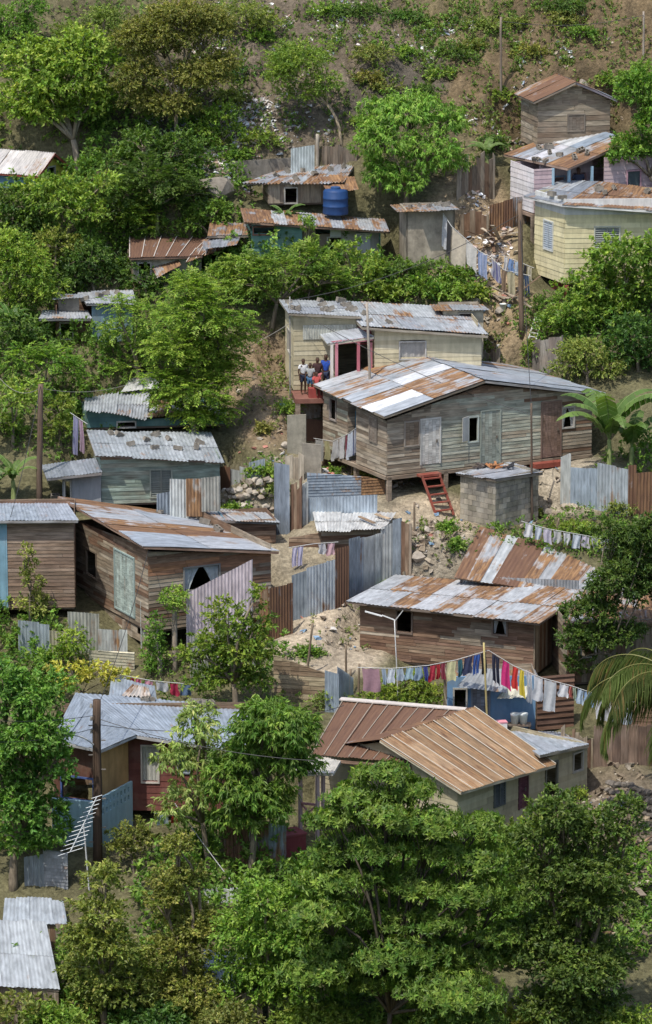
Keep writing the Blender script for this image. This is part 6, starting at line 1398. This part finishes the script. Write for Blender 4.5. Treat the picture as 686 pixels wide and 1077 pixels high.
bush('small plant on the dirt beside the concrete block hut', (482,578), (10,6), 'mid', 'fine')
bush('small weed on the rubble below the block hut', (470,560), (7,5), 'mid', 'fine')
for i, (x, y, a, b, s) in enumerate([(230,545,10,8,'under the patched sheets'),(276,500,16,6,'above the stone bank'),(292,520,14,6,'left of the tall grey sheet'),(330,690,14,5,'along the bamboo fence'),(400,620,12,6,'at the fence foot'),(560,545,18,6,'below the block hut'),(606,562,26,8,'behind the white washing'),(640,575,24,8,'left of the dark creeper'),(392,500,16,5,'by the small washing line'),(350,500,14,5,'behind the horizontal sheets'),(302,435,14,8,'beside the porch house steps'),(278,455,10,6,'on the dirt path'),(500,372,14,9,'right of the back shack'),(566,372,14,9,'under the leaning boards'),(345,745,20,10,'behind the rusted main roof'),(250,540,12,6,'on the stone bank'),(600,840,14,8,'beside the stone wall'),(655,540,20,9,'behind the right tin fence')]):
    bush('small weedy bush '+s, (x, y), (a, b), ['mid','bright','olive'][i % 3], 'fine', 'weed_bush', group='weeds between the houses', dens=.8, scale=.85)
# --- bananas
def banana(label, base, H, n, size, lean=0, pal=((.08,.15,.035),(.16,.25,.06)), spread=1.):
    Y = hitH(*base, ground); x0 = P(base[0], base[1], Y)[0]; r = np.array([x0, Y, gz(x0, Y)])
    t = empty('banana_plant', r, label, 'banana plant', 'banana plants'); hpx = Y/FPX/cp; Hm = H*hpx
    tb = MB(); top = r+[lean, 0, Hm]; tb.tube(branch_pts(r-[0,0,.2], top, .03, 5), np.linspace(.12, .07, 5), (.22,.26,.10), 8); tb.build('stem', BARK, t, True)
    for k in range(n):
        az = k*2.4+rng.random()*.5; L = size*hpx*(.75+.4*rng.random()); el = rng.uniform(1.05, 1.52); Wd = .095*L*(.9+.3*rng.random())+.05
        dirh = np.array([math.cos(az), math.sin(az)*.9, 0]); mb = MB(); m_ = 16; pts = []
        p = top.copy(); e = el
        for i in range(m_+1):
            pts.append(p.copy()); p = p+(dirh*math.cos(e)+np.array([0,0,math.sin(e)]))*L/m_; e -= (1.9*spread)/m_*(.5+1.2*i/m_)
        side = np.cross(dirh, [0,0,1]); V = []; Q = []; c0 = np.array(pal[0]); c1 = np.array(pal[1]); C = []; tone = rng.random()
        for sgn in (-1, 1):
            for i in range(2, m_):
                t0 = i/m_; t1 = (i+.92)/m_; wa = Wd*math.sin(math.pi*min(1, t0*.93+.08))**.6; wb = Wd*math.sin(math.pi*min(1, t1*.93+.08))**.6
                dr = .25+.25*rng.random(); a, b = pts[i], pts[i]+(pts[i+1]-pts[i])*.94; k0 = len(V)
                V += [a, b, b+side*sgn*wb-[0,0,wb*dr], a+side*sgn*wa-[0,0,wa*dr]]; Q.append([k0, k0+1, k0+2, k0+3])
                cc = (c0*(1-tone)+c1*tone)*(1+.12*rng.normal()); C += [cc]*4
        mb.add(V, Q, None, np.array(C)); mb.tube(pts, np.linspace(.025, .006, len(pts)), (.25,.33,.12), 4); mb.build('leaf', LEAF, t)
    return t
banana('tall banana plant with arching leaves at the right end of the main house', (640,508), 46, 10, 92)
banana('younger banana plant beside the tin fence on the right', (664,500), 30, 8, 62)
banana('banana plant growing left of the grey green house', (14,528), 24, 8, 44)
banana('small banana plant at the far left edge', (-4,530), 20, 7, 36)
banana('banana plant standing in the left trees beside the jumbled shacks', (12,368), 28, 8, 34, pal=((.04,.10,.02),(.08,.17,.03)))
banana('banana plant growing between boards and the bright tree, upper right', (512,178), 14, 7, 30)
banana('banana plant in the undergrowth left of the cluttered shed', (165,248), 22, 8, 34, pal=((.05,.13,.02),(.09,.19,.03)))
banana('banana plant at the bottom edge in front of the great tree', (288,1045), 16, 6, 36)
banana('banana plant behind the teal house', (300,262), 30, 6, 28)
# --- coconut palm
def palm(label, base, head, n, size, Y):
    b = P(*base, Y); b[2] = gz(b[0], b[1]); hd = P(*head, Y-.5); t = empty('coconut_palm', b, label, 'palm tree')
    tb = MB(); tb.tube(branch_pts(b-[0,0,.2], hd, .05, 8), np.linspace(.19, .12, 8), (.3,.26,.2), 9); tb.build('trunk', BARK, t, True)
    for k in range(n):
        az = k*2*math.pi/n+rng.random()*.3; L = size*(.85+.3*rng.random()); e = rng.uniform(.2, 1.1); d_ = np.array([math.cos(az), math.sin(az), 0]); p = hd.copy(); m_ = 30; pts = []
        for i in range(m_+1): pts.append(p.copy()); p = p+(d_*math.cos(e)+np.array([0,0,math.sin(e)]))*L/m_; e -= 2.3/m_*(.4+1.3*i/m_)
        mb = MB(); pts = np.array(pts); side = np.cross(d_, [0,0,1]); B_=[]; D_=[]; N_=[]; Ls=[]
        for i in range(3, m_+1):
            for j in range(3):
                q = pts[i-1]+(pts[i]-pts[i-1])*(j/3); tl = 1.2*math.sin(math.pi*min(1, .12+i/m_*.85))**.5
                for sg in (-1, 1):
                    B_.append(q); D_.append(side*sg*.75+(pts[i]-pts[i-1])/L*m_*.6+np.array([0,0,-1.1-.5*rng.random()])+.08*rng.normal(size=3)); N_.append(np.array([0,0,1.])+side*sg*.7); Ls.append(tl*(.85+.3*rng.random()))
        n_ = len(B_); c = np.array([.11,.15,.045])*(1+.3*rng.normal())*(1+.12*rng.normal(size=(n_,1))); c[rng.random(n_) < .1] = (.25,.2,.08)
        leaf_mesh(mb, np.array(B_), np.array(D_), np.array(N_), np.array(Ls), .05, np.clip(c, .02, .5)); mb.tube(pts, np.linspace(.03, .006, len(pts)), (.25,.25,.08), 4); mb.build('frond', LEAF, t)
palm('coconut palm with long drooping fronds reaching in from the right edge', (712,905), (724,728), 22, 4.4, hitH(680,880))
# ---------------------------------------------------------------- ground cover and litter (uncountable)
def scatter(name, regions, style, pal, per, label, hgt=.12, scale=.8, litter=False):
    mb = MB(); cA, cB = [np.array(c) for c in PAL[pal]]; pts = []
    for (cx, cy, rx, ry, k) in regions:
        nn = int(rx*ry*k*per)
        a = rng.random(nn)*6.283; r = np.sqrt(rng.random(nn)); X_ = cx+rx*r*np.cos(a); Y_ = cy+ry*r*np.sin(a)
        # walk from image spot to world spot on the slope
        for x, y in zip(X_, Y_): pts.append((x, y))
    pts = np.array(pts); Yw = np.interp(pts[:, 1], [-40]+[q[0] for q in _rows][::-1]+[1150], [164]+[q[1] for q in _rows][::-1]+[101])
    k = (pts[:, 0]-CX0)/FPX; xw = k*(Yw*cp+(ZC-10-np.interp(Yw, _fy, _fz)+10)*sp); zw = ground(xw, Yw)
    keep = sn(xw, Yw, 1.6, 31)+.3*rng.normal(size=len(xw)) > -.15
    p = np.stack([xw, Yw, zw+.03], -1)[keep]
    if litter: return p
    p[:, 2] += hgt*rng.random(len(p))*(1+.9*sn(p[:, 0], p[:, 1], 2.1, 77)).clip(0, 2)
    d = rng.normal(size=p.shape)*.5+[0, -.15, 1.]; twigs_to_leaves(mb, p, d, style, cA, cB, rng.random(len(p)), scale)
    o = mb.build(name, LEAF); tag(o, kind='stuff', label=label); return o
scatter('ground_cover', [(110,250,140,110,1.),(60,420,80,70,.8),(300,300,110,40,.9),(440,300,60,26,1.),(620,350,80,50,1.),(160,60,170,60,.5),(240,120,90,60,.1),(450,60,110,40,.35),(560,60,130,60,.3),(420,30,120,40,.4),(310,100,80,60,.3),(150,130,90,50,.7),(-110,520,110,480,.35),(800,520,110,480,.35),(270,505,30,14,.7),(600,565,90,22,.7),(30,700,70,40,.8),(240,720,90,40,.6)], 'fine', 'mid', .42, 'low green weeds and creepers covering the slope', hgt=.3)
scatter('undergrowth', [(-90,520,80,460,.18),(775,520,80,460,.18),(110,1045,100,40,.8),(240,960,100,70,.6),(250,890,60,22,.8),(30,890,50,20,.7),(420,970,160,80,.7),(600,960,100,80,.6),(170,200,110,60,.6),(690,500,60,30,.6),(60,250,80,60,.6),(50,400,60,60,.6),(150,375,60,40,.6),(300,300,100,30,.5),(640,330,60,60,.6),(60,130,80,50,.5),(170,160,60,50,.6),(250,700,50,30,.5),(20,700,50,50,.7),(640,700,40,40,.4)], 'mid', 'mid', .32, 'dark leafy undergrowth below the trees', hgt=.9, scale=1.)
scatter('dry_grass', [(520,60,170,80,.6),(300,90,100,90,.4),(450,150,80,40,.4),(520,340,50,40,.3),(280,400,50,60,.3),(460,590,50,40,.12),(400,480,50,20,.3),(340,660,60,40,.05)], 'fine', 'olive', .34, 'thin dry grass tufts on the bare slope', scale=.9)
def debris(name, regions, per, cols, size, label, mat, flat=.5):
    p = scatter(name, regions, None, 'mid', per, label, litter=True); mb = MB(); n = len(p)
    s = size*(.35+rng.random((n, 1))**2*1.6); u = np.array([[-1,-1,-1],[1,-1,-1],[1,1,-1],[-1,1,-1],[-1,-1,1],[1,-1,1],[1,1,1],[-1,1,1]])*.5
    V = np.repeat(u[None], n, 0)*(1+.45*rng.normal(size=(n, 8, 3)))*s[:, None]*np.array([1,1,flat]); a = rng.random(n)*6.28
    ca, sa = np.cos(a)[:, None], np.sin(a)[:, None]; x = V[..., 0]*ca-V[..., 1]*sa; y = V[..., 0]*sa+V[..., 1]*ca; V = np.stack([x, y, V[..., 2]+x*rng.normal(size=(n,1))*.4], -1)+p[:, None]
    F = np.array([[0,1,5,4],[1,2,6,5],[2,3,7,6],[3,0,4,7],[4,5,6,7],[3,2,1,0]]); Q = (F[None]+np.arange(n)[:, None, None]*8).reshape(-1, 4)
    C = np.array(cols)[rng.integers(len(cols), size=n)]*(1+.15*rng.normal(size=(n,1))); mb.add(V.reshape(-1,3), Q, None, np.repeat(np.clip(C,.02,.85), 8, 0)); tag(mb.build(name, mat), kind='stuff', label=label)
debris('litter', [(300,40,110,50,1.),(235,100,60,60,1.4),(200,140,50,50,1.2),(260,150,50,30,.8),(420,40,90,30,.5),(520,80,90,60,.22),(500,250,40,50,.5),(290,130,60,40,.6),(225,150,30,50,1.2),(350,20,60,25,1.)], .55, [(.42,.37,.32),(.6,.58,.56),(.36,.3,.25),(.3,.34,.4),(.42,.3,.25),(.25,.2,.16),(.28,.23,.18),(.78,.76,.74),(.74,.68,.66),(.7,.72,.75)], .10, 'scattered pale rubbish strewn over the upper slope', PLAIN)
debris('yard_litter', [(400,600,60,50,.3),(340,660,60,30,.25),(300,480,50,50,.4),(460,560,40,40,.3),(520,320,40,40,.5),(390,490,60,20,.5),(600,520,60,30,.4),(640,900,50,60,.4),(230,700,80,30,.3)], .12, [(.5,.48,.45),(.3,.25,.2),(.2,.3,.42),(.45,.2,.15),(.12,.1,.09),(.35,.3,.24)], .10, 'small scraps and rubbish lying in the yards', PLAIN)
debris('rubble', [(455,590,34,40,2.2),(262,522,34,20,2.2),(560,545,80,24,.6),(500,290,45,60,.6),(590,90,110,60,.45),(560,50,140,50,.25),(400,478,50,20,.9),(650,850,36,60,.9),(300,470,60,40,.3),(600,510,50,20,.5),(280,400,40,40,.25),(470,110,60,60,.3),(655,950,30,60,.6),(340,670,50,30,.15)], .16, [(.33,.28,.21),(.26,.21,.16),(.40,.35,.28),(.2,.16,.12),(.3,.24,.17)], .10, 'loose stones and broken rubble on the slope', CONC, .7)
print('leaves', LEAFN[0])
# ================================================================ camera, light, world
cam = bpy.data.cameras.new('camera'); co = bpy.data.objects.new('camera', cam); COL.objects.link(co)
cam.sensor_fit = 'VERTICAL'; cam.sensor_height = 24.; cam.sensor_width = 24*652/1024; cam.lens = 24*FPX/1077
co.location = (0, 0, ZC); co.rotation_euler = (R(90)-PIT, 0, 0); cam.clip_end = 6000; cam.clip_start = 1; sc.camera = co
EL, AZ = 62, -34        # sun elevation; azimuth from straight behind the camera, negative = camera left
d = np.array([math.sin(R(AZ))*math.cos(R(EL)), -math.cos(R(AZ))*math.cos(R(EL)), math.sin(R(EL))])   # towards the sun
su = bpy.data.lights.new('sun', 'SUN'); su.energy = 3.0; su.angle = R(.55); su.color = (1, .95, .86)
so = bpy.data.objects.new('sun', su); COL.objects.link(so); so.location = (0, 100, 120)
from mathutils import Vector
so.rotation_euler = Vector(tuple(-d)).to_track_quat('-Z', 'Y').to_euler()
wd = bpy.data.worlds.new('World'); sc.world = wd; wd.use_nodes = True; nt = wd.node_tree; nt.nodes.clear()
sk = nt.nodes.new('ShaderNodeTexSky'); sk.sky_type = 'NISHITA'; sk.sun_disc = False; sk.sun_elevation = R(EL)
sk.sun_rotation = math.atan2(d[0], d[1]); sk.air_density = 1.; sk.dust_density = 2.
bg = nt.nodes.new('ShaderNodeBackground'); bg.inputs[1].default_value = .15; ow = nt.nodes.new('ShaderNodeOutputWorld')
nt.links.new(sk.outputs[0], bg.inputs[0]); nt.links.new(bg.outputs[0], ow.inputs[0])
sc.view_settings.view_transform = 'Standard'; sc.view_settings.look = 'None'; sc.view_settings.gamma = 1; sc.view_settings.exposure = .48
sc.view_settings.use_curve_mapping = False
sc.render.engine = 'CYCLES'; sc.cycles.max_bounces = 6; sc.cycles.diffuse_bounces = 3; sc.cycles.transmission_bounces = 3; sc.cycles.use_denoising = True
